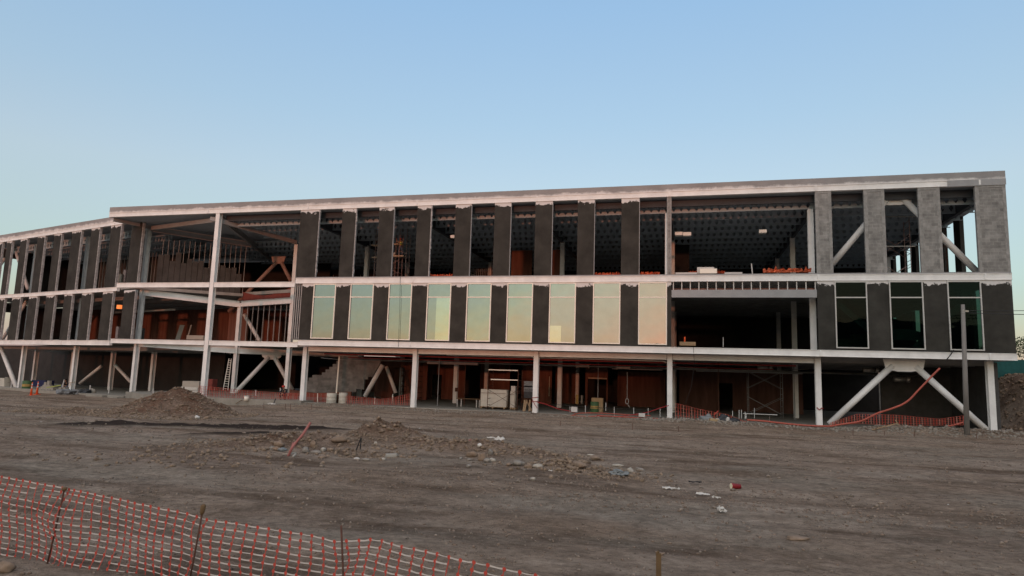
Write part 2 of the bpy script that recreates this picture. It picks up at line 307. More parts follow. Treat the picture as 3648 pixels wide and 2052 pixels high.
def terr(x, y, fine=True):
    h = -0.30*S((1.5-x)/7)*S((y+20)/10) - 0.18*S((-20-x)/10)*S((y+20)/10)
    h += 0.07*noise.noise(Vector((x*.13, y*.2, 0)))+0.028*noise.noise(Vector((x*.55, y*.9, 5)))
    if y < 1.5 and fine:
        tx = x*.95+y*.32; ty = y*.95-x*.32+x*.30     # tyre ruts running roughly along the facade
        h += .018*math.sin(ty*2.4+1.6*noise.noise(Vector((x*.1, y*.1, 9))))*S((-y-1)/5)
        h += .016*noise.noise(Vector((x*1.8, y*3.2, 2)))+.013*noise.noise(Vector((x*5, y*6, 2)))+.010*abs(noise.noise(Vector((x*1.1, y*3.4, 12))))
        for bx, by, rx, ry, hh in BUMPS:
            q = ((x-bx)/rx)**2+((y-by)/ry)**2
            if q < 5: h += hh*math.exp(-q)*(1+.45*noise.noise(Vector((x*3, y*3, 7))))+.05*math.exp(-q)*noise.noise(Vector((x*9, y*9, 1)))
        if -26 < y < -5 and -30 < x < 25: h += windrow(x, y)
        if -12 < x < 10 and -20 < y < -8:
            m = mound(x, y); h += m+(.20*noise.noise(Vector((x*2.2, y*2.2, 4)))+.08*noise.noise(Vector((x*6, y*6, 4))))*min(1, m*3)
    # rubble along the front of the right bay, embankment beyond the right end
    h += .30*S((x-37.5)/2)*S((47.5-x)/2)*math.exp(-((y+.1)/1.3)**2)*(1+.6*noise.noise(Vector((x*1.3, y*1.3, 8))))
    h += .10*S((x-26)/2)*S((36-x)/2)*math.exp(-((y+.6)/1.2)**2)
    e = S((x-47.6+(y-3)*.10)/3.0)*S((y+2)/11)
    h += 3.65*e+.22*e*noise.noise(Vector((x*.9, y*.9, 6)))
    if x > 44: h += .5*S((x-46.5)/2.5)*S((y+4)/4)*(1-e)
    return h
def nonuni(a, b, steps):
    out = [a]
    while out[-1] < b:
        x = out[-1]
        for lim, st in steps:
            if x < lim: out.append(x+st); break
    return out
xs = nonuni(-100, 120, [(-48, 4), (-20, .5), (-8, .28), (36, .15), (56, .26), (999, 4)])
ys = nonuni(-60, 60, [(-44, 3), (-38, .10), (-32, .10), (-22, .16), (-8, .22), (4, .3), (14, .9), (999, 4)])
vs = np.empty((len(ys)*len(xs), 3)); i = 0
for y in ys:
    for x in xs:
        z = terr(x, y, True) if (-48 <= x <= 60 and -44 <= y <= 30) else terr(x, y, False)
        ed = max(S((-80-x)/18), S((x-100)/18), S((-50-y)/9), S((y-50)/9)); z = z*(1-ed)-1.2*ed
        if y > 1.6 and x < 46.5: z = min(z, -.35) if x < 1 else min(z, -.12)
        vs[i] = (x, y, z); i += 1
nx, ny = len(xs), len(ys)
idx = np.arange(nx*ny).reshape(ny, nx)
fs = np.stack([idx[:-1, :-1], idx[:-1, 1:], idx[1:, 1:], idx[1:, :-1]], -1).reshape(-1, 4)
me = bpy.data.meshes.new('ground'); me.vertices.add(len(vs)); me.vertices.foreach_set('co', vs.ravel())
me.loops.add(fs.size); me.loops.foreach_set('vertex_index', fs.ravel()); me.polygons.add(len(fs)); me.polygons.foreach_set('loop_start', np.arange(0, fs.size, 4)); me.polygons.foreach_set('loop_total', np.full(len(fs), 4))
me.polygons.foreach_set('use_smooth', [True]*len(fs)); me.update(calc_edges=True)
def soil():
    m = bpy.data.materials.new('soil'); m.use_nodes = True; t = m.node_tree; p = t.nodes['Principled BSDF']; p.inputs['Roughness'].default_value = 1; p.inputs['Specular IOR Level'].default_value = 0.08
    tc = N(t, 'ShaderNodeTexCoord')
    def nz(scale, det, st=(1, 1, 1), rot=0, rough=.6):
        mp = N(t, 'ShaderNodeMapping'); mp.inputs['Scale'].default_value = st; mp.inputs['Rotation'].default_value = (0, 0, rot); t.links.new(tc.outputs['Object'], mp.inputs[0])
        n = N(t, 'ShaderNodeTexNoise'); n.inputs['Scale'].default_value = scale; n.inputs['Detail'].default_value = det; n.inputs['Roughness'].default_value = rough; t.links.new(mp.outputs[0], n.inputs['Vector']); return n.outputs['Fac']
    def ramp(f, a, b, c0, c1):
        r = N(t, 'ShaderNodeValToRGB'); r.color_ramp.elements[0].position = a; r.color_ramp.elements[1].position = b; r.color_ramp.elements[0].color = (*c0, 1); r.color_ramp.elements[1].color = (*c1, 1); t.links.new(f, r.inputs[0]); return r.outputs[0]
    def mix(a, b, f, mode='MIX'):
        x = N(t, 'ShaderNodeMixRGB', blend_type=mode)
        if isinstance(f, float): x.inputs[0].default_value = f
        else: t.links.new(f, x.inputs[0])
        for i, q in ((1, a), (2, b)):
            if isinstance(q, tuple): x.inputs[i].default_value = (*q, 1)
            else: t.links.new(q, x.inputs[i])
        return x.outputs[0]
    base = ramp(nz(.22, 5), .35, .65, (.290, .210, .148), (.405, .316, .240))
    track = ramp(nz(.55, 5, (.34, 1.25, 1), R(6), .6), .47, .65, (0, 0, 0), (.85, .85, .85))
    c = mix(base, (.145, .096, .064), track)
    grey = ramp(nz(.35, 6, (.4, 1, 1), R(3)), .5, .62, (0, 0, 0), (1, 1, 1)); c = mix(c, (.335, .280, .215), mix((0, 0, 0), grey, .6))
    fine = ramp(nz(7, 9, (.7, 1, 1), 0, .8), .36, .66, (.62, .61, .60), (1.36, 1.36, 1.38)); c = mix(c, fine, 1.0, 'MULTIPLY')
    mid = ramp(nz(1.7, 7, (.8, 1, 1), R(-4), .7), .36, .64, (.74, .73, .72), (1.22, 1.22, 1.22)); c = mix(c, mid, 1.0, 'MULTIPLY')
    sp = ramp(nz(26, 4, (1, 1, 1), 0, .7), .62, .72, (0, 0, 0), (1, 1, 1)); c = mix(c, (.42, .37, .32), mix((0, 0, 0), sp, .7))
    # damp dark soil on the scraped ridges, ruddier soil on the mound: stains kept as vertex weights
    at = N(t, 'ShaderNodeAttribute'); at.attribute_name = 'damp'; c = mix(c, (.050, .036, .028), at.outputs['Fac'])
    a2 = N(t, 'ShaderNodeAttribute'); a2.attribute_name = 'ruddy'; c = mix(c, mix((.175, .095, .060), fine, 1.0, 'MULTIPLY'), a2.outputs['Fac'])
    t.links.new(c, p.inputs['Base Color'])
    b = N(t, 'ShaderNodeBump'); b.inputs['Strength'].default_value = 1.0; b.inputs['Distance'].default_value = .09
    hm = N(t, 'ShaderNodeMath', operation='ADD'); t.links.new(nz(9, 8, (.7, 1, 1), 0, .75), hm.inputs[0]); t.links.new(nz(45, 3), hm.inputs[1])
    t.links.new(hm.outputs[0], b.inputs['Height']); t.links.new(b.outputs[0], p.inputs['Normal']); MAT['soil'] = m
soil(); me.materials.append(MAT['soil'])
damp = me.attributes.new('damp', 'FLOAT', 'POINT'); rud = me.attributes.new('ruddy', 'FLOAT', 'POINT')
dv = np.zeros(len(vs)); rv = np.zeros(len(vs))
for i, (x, y, z) in enumerate(vs):
    if -26 < y < -5 and -30 < x < 25: dv[i] = min(1, windrow(x, y)*22)
    if -12 < x < 10 and -20 < y < -8: rv[i] = min(1, mound(x, y)*3)*(.75+.5*noise.noise(Vector((x, y, 0))))
    if -34 < y < -18 and 8 < x < 30:
        for bx, by, rx, ry, hh in BUMPS:
            q = ((x-bx)/rx)**2+((y-by)/ry)**2
            if q < 3: rv[i] = max(rv[i], (.5 if hh > 0 else .2)*math.exp(-q)); dv[i] = max(dv[i], (0.6*math.exp(-q) if hh < -.2 else 0))
    if x > 47: rv[i] = .35*S((x-48)/2)
damp.data.foreach_set('value', dv); rud.data.foreach_set('value', np.clip(rv, 0, 1))
g = bpy.data.objects.new('ground', me); C.objects.link(g); tag(g, kind='structure')
MB().box(-4000, 4000, -2500, 5000, -1.4, -.85).build('far_ground', 'near_hill')['kind'] = 'structure'
# unseen ridge added behind the camera, shaped to shade the ground and building's right
def ridge(name, y, x0, x1, step, hf, depth, m):
    mb = MB(); pts = []; x = x0
    while x <= x1: pts.append(x); x += step
    v = []; f = []
    for x in pts:
        h = hf(x); v += [(x, y-depth, -1.2), (x, y-depth*.3, h*.85), (x, y, h), (x, y+depth*.3, h*.8), (x, y+depth, -1.2)]
    for i in range(len(pts)-1):
        for j in range(4): a = i*5+j; f.append((a, a+5, a+6, a+1))
    mb.add(v, f); o = mb.build(name, m, smooth=True); o['kind'] = 'structure'; return o
TE = math.tan(R(SUN_EL)); RY = -330
ridge('ridge', RY, -900, 1100, 7, lambda x: 330*TE+2.2+18*S((x-42)/22)+1.6*noise.noise(Vector((x*.03, 0, 0)))+.8*noise.noise(Vector((x*.11, 0, 0))) if x < 400 else 330*TE+20.2, 70, 'near_hill')
ridge('far_hills', 2600, -5200, -900, 60, lambda x: 70+60*noise.noise(Vector((x*.0012, 1, 0)))+30*noise.noise(Vector((x*.004, 1, 0))), 300, 'far_hill')
# ---------------------------------------------------------------- the building
B = thing('unfinished_building', 'long three storey steel frame building under construction with white beams and dark wall panels', 'building', (14, 10, 0))
B.location = (0, 0, 0)
def part(mb, name, m, label=None, parent=B, smooth=False):
    o = mb.build(name, m, parent, smooth)
    if label: o['label'] = label
    return o
XR, XL = 46.35, -18.73
def edge_beam(mb, x0, x1, z0, z1, y=0.0, M=None, joints=()):
    mb.box(x0, x1, y+.035, y+.30, z0, z1-.03, M); mb.box(x0-.0, x1, y, y+.32, z1-.03, z1, M); mb.box(x0, x1, y, y+.034, z0, z0+.03, M)
    for j in joints: mb.box(j-.05, j+.05, y-.012, y+.034, z0+.031, z1-.031, M)
part(MB().box(XL, XR, .02, .32, 14.993, 15.46), 'parapet', 'parapet_grey')
mb = MB(); edge_beam(mb, XL, XR, 14.62, 14.99, 0, None, [-9, 0, 9, 18, 27, 36, 45]); part(mb, 'roof_edge_beam', 'white_steel')
part(MB().box(43.3, XR+.003, -.006, -.001, 14.60, 14.985), 'primer_patch', 'grey_steel', 'unpainted grey end of the roof edge beam')
mb = MB(); edge_beam(mb, -.62, XR, 8.92, 9.32, 0, None, [9, 18, 27, 36, 45]); part(mb, 'floor_edge_beam', 'white_steel')
mb = MB(); edge_beam(mb, -.05, XR, 4.26, 4.66, 0, None, [9, 18, 27, 36, 45]); part(mb, 'floor_edge_beam', 'white_steel')
part(MB().box(-.62, XR-.01, .03, .33, 9.323, 9.40), 'curb', 'parapet_grey')
GX = -8.05
for a, b, z0, z1 in ((-17.2, GX-.22, 8.66, 9.05), (GX+.22, -.66, 8.66, 9.05), (-17.2, GX-.22, 4.12, 4.47), (GX+.22, -.06, 4.12, 4.49)):
    mb = MB(); edge_beam(mb, a, b, z0, z1, .0); part(mb, 'gap_beam', 'white_steel')
# storey two wall with window openings
WIN = [(.99, 2.85), (4.05, 5.92), (7.13, 8.95), (10.13, 11.94), (13.11, 14.91), (16.06, 17.89), (19.04, 20.86), (22.02, 23.84), (25.01, 26.85)]
WINR = [(36.88, 38.69), (39.90, 41.72), (42.995, 44.75)]
def wall_run(x0, x1, wins):
    mb = MB(); c = x0
    for a, b in wins: mb.box(c, a, .06, .26, 4.663, 8.917); mb.box(a, b, .06, .26, 4.663, 4.78); mb.box(a, b, .06, .26, 8.87, 8.917); c = b
    mb.box(c, x1, .06, .26, 4.663, 8.917); return mb
part(wall_run(0.0, 27.12, WIN), 'wall', 'membrane'); part(wall_run(35.9, XR-.02, WINR), 'wall', 'membrane')
def window(a, b, gm, fm):
    mb = MB(); t = .068; y0, y1 = -.005, .12
    mb.box(a+.002, a+t, y0, y1, 4.785, 8.865); mb.box(b-t, b-.002, y0, y1, 4.785, 8.865)
    for z in (4.785, 7.85, 8.81): mb.box(a+t+.001, b-t-.001, y0+.002, y1-.002, z, z+t)
    o = part(mb, 'window', fm)
    for z0, z1 in ((4.842, 7.848), (7.907, 8.808)):          # each pane sits a hair out of plumb
        da, db = (random.uniform(-.007, .007) for _ in (0, 1)); xa_, xb_ = a+t+.002, b-t-.002
        part(MB().add([(xa_, .072+da, z0), (xb_, .072-da, z0), (xb_, .072-da+db, z1), (xa_, .072+da+db, z1), (xa_, .08+da, z0), (xb_, .08-da, z0), (xb_, .08-da+db, z1), (xa_, .08+da+db, z1)],
             [(0, 1, 2, 3), (7, 6, 5, 4), (0, 4, 5, 1), (1, 5, 6, 2), (2, 6, 7, 3), (3, 7, 4, 0)]), 'pane', gm, parent=o)
    return o
for i, (a, b) in enumerate(WIN):
    o = window(a, b, 'glass_coated', 'frame_paint')
    if i == 3: part(MB().box(a+.72, b-.06, .050, .056, 4.85, 7.84), 'patch', 'glass_pale', 'paler glossy patch over most of the lower pane', parent=o)  # patch of paler, glossier glass just before the pane
    if i == 6: part(MB().box(a+.06, a+.86, .050, .056, 4.85, 5.95), 'patch', 'glass_pale', 'paler glossy patch in the lower left corner', parent=o)
for a, b in WINR: window(a, b, 'glass_green', 'frame_grey')
# side return of the main block and loose studs at its corner
mb = MB()
for k in range(4): mb.box(-.62+k*.17, -.57+k*.17, .10, .16, 4.67, 8.91)
mb.box(-.02, -.001, .10, 5.2, 4.663, 8.917); part(mb, 'corner_stud', 'stud_metal')
part(MB().box(-.66, -.03, .20, .26, 4.67, 8.91), 'corner_backing', 'board_dark')
# storey three panels
UP = [(-.60, 1.0), (2.97, 4.10), (6.0, 7.2), (9.05, 10.12), (12.0, 13.2), (14.94, 16.13), (17.9, 19.11), (20.88, 22.03), (23.85, 25.03)]
for i, (a, b) in enumerate(UP):
    o = part(MB().box(a, b, .05, .24, 9.403, 14.617), 'wall_panel', 'membrane')
    mb = MB(); n = 26 if i in (0, 1, 3) else 6; wmax = .10 if i in (0, 1, 3) else .035
    for k in range(n):
        z0 = 9.405+5.2*k/n; z1 = z0+5.2/n-.002; ww = wmax*(.45+.55*abs(noise.noise(Vector((i*5.1, k*.7, 0))))*1.7) if n > 6 else wmax
        mb.box(b+.001, b+ww, .04, .2, z0, z1)
    part(mb, 'panel_edge', 'foam_edge' if n > 6 else 'grey_steel', parent=o)
mb = MB(); mb.box(26.92, 27.06, .05, .24, 9.403, 14.617); o = part(mb, 'wall_panel', 'block', 'thin grey block pier')
mb = MB(); mb.box(26.84, 26.918, .04, .26, 9.403, 14.617); mb.box(27.062, 27.13, .04, .26, 9.403, 14.617); part(mb, 'panel_edge', 'mortar', parent=o)
for a, b in ((35.92, 36.86), (38.70, 39.86), (41.70, 42.88), (44.73, 46.33)):
    o = part(MB().box(a+.16, b-.14, .055, .24, 9.403, 14.45), 'wall_panel', 'block', 'grey concrete block panel')
    mb = MB()
    for k in range(18):
        z0 = 9.403+5.2*k/18; z1 = z0+5.2/18-.001; j = .07*noise.noise(Vector((a, k*.9, 0))); j2 = .07*noise.noise(Vector((b, k*.9, 3)))
        mb.box(a, a+.20+j, .04, .25, z0, z1); mb.box(b-.18+j2, b, .04, .25, z0, z1)
    mb.box(a+.01, b-.01, .035, .2, 14.46, 14.617); part(mb, 'panel_edge', 'mortar', parent=o)
# terrace opening: lintel beam with little posts above
p0 = ony(2638, 1032.4, .1).z; p1 = ony(2638, 1059.9, .1).z
mb = MB(); mb.box(27.14, 35.88, .05, .28, p1, p0); part(mb, 'lintel_beam', 'grey_steel')
bpy.data.objects
for k in range(17):
    x = 27.25+k*.535; part(MB().box(x-.03, x+.03, .10, .16, p0+.002, 8.915), 'lintel_post', 'white_plastic')
part(MB().box(27.14, 35.88, .30, .36, p0-.05, p0+.12), 'lintel_backing', 'board')
# columns: H sections
def hcol(x, y, z0, z1, M=None, w=.33, d=.36, m='white_steel', par=B, name='column'):
    mb = MB(); t = .028
    mb.box(x-w/2, x+w/2, y, y+t, z0, z1, M); mb.box(x-w/2, x+w/2, y+d-t, y+d, z0, z1, M); mb.box(x-.012, x+.012, y+t, y+d-t, z0, z1, M)
    return part(mb, name, m, parent=par)
for k in range(6): hcol(k*9.0+(.35 if k == 5 else 0), 1.0, -.2, 4.25)
hcol(GX, .02, .0, 14.61, w=.35)
for k in range(1, 5): hcol(k*9.0-.15, 1.25, 9.33, 13.8); hcol(k*9.0-.15, 1.25, 4.67, 8.6)
for yy in (10.0, 19.0):
    for k in range(6):
        hcol(k*9.0, yy, -.1, 4.2); hcol(k*9.0, yy, 4.67, 8.9); hcol(k*9.0, yy, 9.33, 13.8)
# inner beam along the columns, below the first floor
mb = MB()
for k in range(4): mb.box(k*9.0+.2, (k+1)*9.0-.2, 1.14, 1.17, 3.90, 4.25); mb.box(k*9.0+.2, (k+1)*9.0-.2, 1.03, 1.28, 3.87, 3.898)
part(mb, 'inner_beam', 'white_steel')
# floors and roof
WP = lambda s, off: (W(s, off, 0).x, W(s, off, 0).y)
K = (-11.4, 8.0); H_ = (-4.7, 6.0)
def slab(poly, z0, z1, m, name, label=None): return part(MB().poly([(x, y, z0) for x, y in poly], (0, 0, z1-z0)), name, m, label)
mainp = [(-.02, .34), (XR-.06, .34), (XR-.06, 27.9), (-14, 27.9), (-14, 12), (-11.2, 8.3), (H_[0], H_[1]+.1), (-.02, 5.2)]
for z0, z1 in ((4.36, 4.64), (9.02, 9.30)):
    slab(mainp, z0, z1, 'slab_under', 'floor_slab')
    slab([WP(-4, .34), (-11.25, 8.2), (-14.02, 12), (-14.02, 24), WP(26, 15), WP(26, .34)], z0-.1, z1-.12, 'slab_under', 'floor_slab')
slab([(XL, .34), (XR, .34), (XR, 28), (XL, 28)], 14.66, 15.0, 'deck', 'roof_deck')
slab([WP(-4, .34), (XL-.02, 3.3), (XL-.02, 28), WP(26, 15), WP(26, .34)], 14.80, 15.12, 'deck', 'roof_deck')
# castellated roof beams
def castell(a, b, z0, z1, axis_pt, d, pitch=.5):
    """web with hexagonal openings + flanges; a..b metres along unit vector d from axis_pt"""
    mb = MB(); n = int((b-a)/pitch); zc = (z0+z1)/2; hh = (z1-z0)*.31; hw = pitch*.27; q = pitch*.05; nrm = Vector((-d.y, d.x, 0))
    P = lambda s, z: axis_pt+d*s+Vector((0, 0, z))
    for i in range(n):
        c = a+(i+.5)*pitch; l, r = c-pitch/2, c+pitch/2
        v = [P(l, z0), P(r, z0), P(r, z1), P(l, z1), P(c-hw, zc), P(c-q, zc-hh), P(c+q, zc-hh), P(c+hw, zc), P(c+q, zc+hh), P(c-q, zc+hh), P(l, zc), P(r, zc)]
        mb.add(v, [(0, 1, 6, 5), (1, 11, 7, 6), (11, 2, 8, 7), (2, 3, 9, 8), (3, 10, 4, 9), (10, 0, 5, 4)])
    for z in (z0, z1):
        mb.add([P(a, z)-nrm*.08, P(b, z)-nrm*.08, P(b, z)+nrm*.08, P(a, z)+nrm*.08, P(a, z+.02)-nrm*.08, P(b, z+.02)-nrm*.08, P(b, z+.02)+nrm*.08, P(a, z+.02)+nrm*.08],
               [(3, 2, 1, 0), (4, 5, 6, 7), (0, 1, 5, 4), (1, 2, 6, 5), (2, 3, 7, 6), (3, 0, 4, 7)])
    return mb
for i in range(12):
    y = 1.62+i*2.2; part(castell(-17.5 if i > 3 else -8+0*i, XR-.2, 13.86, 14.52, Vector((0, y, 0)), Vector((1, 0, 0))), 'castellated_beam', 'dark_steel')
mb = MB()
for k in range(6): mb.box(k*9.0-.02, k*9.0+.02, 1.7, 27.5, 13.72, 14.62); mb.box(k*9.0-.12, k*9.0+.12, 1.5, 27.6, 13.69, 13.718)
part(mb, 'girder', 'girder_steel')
for i in range(5): part(castell(-3, 25, 13.9, 14.56, W(0, 1.6+i*2.4, 0), WS), 'castellated_beam', 'dark_steel')
mb = MB()                                                # joists under the two lower floors
for z in (4.0, 8.68):
    for i in range(12): mb.box(-.0 if i > 1 else .1, XR-.2, 2.6+i*2.1, 2.63+i*2.1, z, z+.35); mb.box(.1, XR-.2, 2.54+i*2.1, 2.69+i*2.1, z-.02, z)
part(mb, 'floor_joist', 'grey_steel')
mb = MB()
for z in (3.85, 8.5):
    for i in range(4):
        a, b = W(-3.5, 2.5+i*2.8, z), W(25, 2.5+i*2.8, z); mb.bar(a, b, .03, .35); mb.bar(a-Vector((0, 0, .18)), b-Vector((0, 0, .18)), .16, .02)
part(mb, 'floor_joist', 'grey_steel')
# canopy underside of the gap: beams running back from the roof edge
mb = MB()
for a, b, h in (((-9, .35, 14.3), (-8.2, .5, 14.2), .3), ((GX, .45, 14.1), (-4.7, 6.1, 13.4), .35), ((-17.2, 3, 14.3), (GX, .5, 14.25), .35), ((XL+.2, .3, 14.5), (-17.2, 3.2, 14.4), .3), ((GX, .5, 14.3), (-14, 16, 13.9), .5), ((-17.2, 3.2, 14.3), (-11.4, 9, 13.9), .5)):
    mb.bar(a, b, .04, h); mb.bar(Vector(a)-Vector((0, 0, h/2+.012)), Vector(b)-Vector((0, 0, h/2+.012)), .22, .022)
part(mb, 'canopy_beam', 'grey_steel')
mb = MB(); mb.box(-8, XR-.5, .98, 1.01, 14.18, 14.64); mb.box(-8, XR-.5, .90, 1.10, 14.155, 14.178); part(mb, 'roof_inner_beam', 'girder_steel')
# main ground slab
slab([(.3, .9), (XR-.3, .9), (XR-.3, 28), (.3, 28)], -.4, .03, 'concrete', 'ground_slab')
slab([(.298, .5), (.298, 27), (-17, 27), (-17.5, 2.4), (-13, -.3), (-8, -.5), (-2.5, -.5)], -.7, .16, 'concrete', 'ground_slab')
slab([WP(-4.6, .1), WP(-4.6, 12), WP(34, 12), WP(34, -.2), WP(10, -.1)], -.9, -.22, 'concrete', 'ground_slab')
# ---- recess framing
Kc = Vector((*K, 0)); Hc = Vector((*H_, 0)); PV = W(-4.0, 1.2, 0)
hc = hcol(H_[0], H_[1], .2, 13.2); hcol(K[0], K[1], -.1, 8.3)
for s in (-4.0, 5.7, 15.5, 25.2):
    mm = lambda p, s=s: W(p.x, p.y, p.z); hcol(s, 1.0, -.5, 3.95 if s > 0 else 14.3, M=mm, w=.33)
    if s > 0: hcol(s, 1.0, 9.1, 14.4, M=mm); hcol(s, 1.0, 4.5, 8.5, M=mm)
for s in (1.5, 8.5, 16, 24):
    for off in (6.0, 11.0): hcol(s, off, -.3, 4.0, M=lambda p: W(p.x, p.y, p.z), m='white_steel')
def ibeam(a, b, h, w=.25, m='white_steel', name='recess_beam'):
    a = Vector(a); b = Vector(b); mb = MB(); mb.bar(a-Vector((0, 0, h/2)), b-Vector((0, 0, h/2)), .02, h-.05); mb.bar(a-Vector((0, 0, .012)), b-Vector((0, 0, .012)), w, .024); mb.bar(a-Vector((0, 0, h-.012)), b-Vector((0, 0, h-.012)), w, .024)
    return part(mb, name, m)
ibeam((PV.x, PV.y, 8.98), (K[0], K[1], 8.45), .55); ibeam((K[0]+.2, K[1], 8.45), (H_[0], H_[1], 8.55), .50)
far = Vector((-3.0, 15.4, 0))
ibeam((PV.x, PV.y, 4.55), (K[0], K[1], 4.25), .55); ibeam((K[0]+.1, K[1]+.1, 4.25), (far.x, far.y, 4.3), .55)
# return walls in the recess: studs with ragged boards (upper), plank wall, red boards
def studs(a, b, z0, z1, n, name='stud', m='stud_metal', w=.05):
    mb = MB(); a = Vector(a); b = Vector(b)
    for i in range(n+1): p = a.lerp(b, i/n); mb.bar((p.x, p.y, z0), (p.x, p.y, z1), w, w*.7, upv=(b-a).normalized())
    return part(mb, name, m)
studs((PV.x+.8, PV.y+.9, 0), (K[0], K[1]+.3, 0), 9.1, 13.6, 16)
mb = MB(); d = (Kc-PV).normalized(); L = (Kc-PV).length; nn = Vector((-d.y, d.x, 0))
for i in range(15):
    s0 = .9+i*(L-.9)/15; s1 = s0+(L-.9)/15-.03; top = 12.3-.9*i/15+(.0 if i % 2 else -.5)
    a = PV+d*s0+nn*.12; b = PV+d*s1+nn*.12
    mb.bar((a+b)/2+Vector((0, 0, 9.0)), (a+b)/2+Vector((0, 0, top)), (b-a).length, .03, upv=nn)
    mb.bar((a+b)/2+Vector((0, 0, top-.9))-nn*.05, (a+b)/2+Vector((0, 0, top+.35))-nn*.05, (b-a).length, .02, upv=nn) if i % 3 == 0 else None
part(mb, 'sheathing', 'mineral_board')
part(MB().box(-13.6, -11.5, 9.6, 9.75, 4.6, 8.0), 'block_partition', 'board', 'reddish block partition')
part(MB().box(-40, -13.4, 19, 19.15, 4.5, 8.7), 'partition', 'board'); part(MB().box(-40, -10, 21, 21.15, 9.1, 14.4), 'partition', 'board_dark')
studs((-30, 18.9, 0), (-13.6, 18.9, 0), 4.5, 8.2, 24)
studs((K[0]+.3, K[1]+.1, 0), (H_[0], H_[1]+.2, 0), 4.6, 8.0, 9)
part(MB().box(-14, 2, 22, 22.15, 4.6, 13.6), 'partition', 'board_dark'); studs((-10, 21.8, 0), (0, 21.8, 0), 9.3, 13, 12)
# debris net hung between the recess beams
mb = MB(); n = 14; vsn = []; 
for i in range(n+1):
    t = i/n; p = Vector((K[0], K[1]+.3, 0)).lerp(Vector((H_[0], H_[1]+.2, 0)), t); zt = 9.35-.55*math.sin(math.pi*t)*1.0+.25*t
    vsn += [(p.x, p.y, zt), (p.x, p.y+.1, 8.48+.1*t), (p.x, p.y+.02, zt), (p.x, p.y+.12, 8.48+.1*t)]
mb.add(vsn, [(4*i, 4*i+1, 4*i+5, 4*i+4) for i in range(n)]+[(4*i+3, 4*i+2, 4*i+6, 4*i+7) for i in range(n)])
mat('net_dull', (0.20, 0.05, 0.04), 0.9, 0.2, 4)
solo(mb, 'debris_net', 'net_dull', 'dull red debris net sagging above the recess beam on the third floor', 'net')
# braces
def brace(p, q, r=.17, name='brace', m='white_steel'): return part(MB().tube([p, q], r, 14), name, m, smooth=True)
def gusset(c, wt, wb, h, d=.04, dirv=Vector((1, 0, 0)), m='white_steel'):
    mb = MB(); c = Vector(c); pts = [c-dirv*wt/2, c-dirv*wb/2-Vector((0, 0, h*.75)), c-dirv*wb*.18-Vector((0, 0, h*.98)), c+dirv*wb*.18-Vector((0, 0, h*.98)), c+dirv*wb/2-Vector((0, 0, h*.75)), c+dirv*wt/2]
    nrm = Vector((-dirv.y, dirv.x, 0)); mb.poly([p-nrm*d/2 for p in pts], nrm*d)
    for k in (-.3, -.1, .1, .3): q = c+dirv*wb*k; mb.bar(q, q-Vector((0, 0, h*.92)), .02, .3, upv=dirv)
    return part(mb, 'gusset', m)
yb = 1.2; s1 = 1.911
def py(x, y): return (x, y)
a = ony(2300+1680/s1, 1200+195/s1, yb); b = ony(2300+1250/s1, 1200+595/s1, yb); brace(a, b, .19)
c = ony(2300+1835/s1, 1200+200/s1, yb); e = ony(2300+2320/s1, 1200+635/s1, yb); brace(c, e, .19)
gusset(((a.x+c.x)/2, yb-.08, 4.25), 2.3, 2.05, .78)
a = ony(2850+600/1.9587, 560+300/1.9587, yb); b = ony(2850+225/1.9587, 560+745/1.9587, yb); brace(a, b, .19); c = ony(2850+715/1.9587, 560+285/1.9587, yb); e = ony(2850+1225/1.9587, 560+790/1.9587, yb); brace(c, e+(e-c)*.05, .19)
gusset(((a.x+c.x)/2, yb, 14.6), 2.0, 1.9, .75)
a = ony(2980, 1075, yb); b = ony(3091, 1170, yb); brace(a, b+(b-a)*.6, .19); a = ony(3260, 1240, yb); b = ony(3420, 1090, yb); brace(a, b, .19); gusset((ony(3215, 1240, yb).x, yb, 5.4), 2.2, 2.0, -.7)
dK = (far-Kc).normalized()
def onK(u, v): d_ = ray(u, v); n_ = Vector((-dK.y, dK.x, 0)); return CAMP+d_*(n_.dot(Kc-CAMP)/n_.dot(d_))
ap = onK(958, 1272); f1 = onK(828, 1410); ap2 = onK(980, 1276); f2 = onK(1042, 1388); brace(ap, f1, .19); brace(ap2, f2, .19)
gp = onK(968, 1262); gusset((gp.x, gp.y, 4.2), 2.0, 1.6, .95, dirv=dK)
yk = 9.0
brace(ony(985, 935, yk), ony(815, 1110, yk), .17, m='steel_salmon'); brace(ony(1003, 935, yk), ony(1036, 1000, yk), .17, m='steel_salmon'); q = ony(992, 925, yk); gusset((q.x, q.y, q.z+.3), 1.5, 1.2, .7, m='steel_salmon')
brace(ony(870, 1120, 9.5), ony(925, 1215, 9.5), .17)
brace(onw(52, 880, 1.6), onw(100, 1030, 1.6), .17); brace(onw(44, 880, 1.6), onw(-30, 990, 1.6), .17); g_ = onw(48, 872, 1.6); gusset(g_, 1.4, 1.2, .7, dirv=WS)
brace(onw(96, 1072, 1.6), onw(5, 1215, 1.6), .17)
brace(onw(4, 1240, 1.3), onw(60, 1385, 1.3), .20)
brace(onw(360, 1305, 6), onw(285, 1365, 6), .15); brace(onw(410, 1300, 6), onw(465, 1360, 6), .15)
brace(onK(1380, 1265+20), onz(1300, 1415, .1), .18) if False else brace(ony(1363, 1300, 7.5), ony(1300, 1412, 7.5), .19)
brace(ony(1376, 1306, 9.5), ony(1410, 1400, 9.5), .16); brace(ony(1412, 992, 15), ony(1396, 920, 15), .16, m='girder_steel')
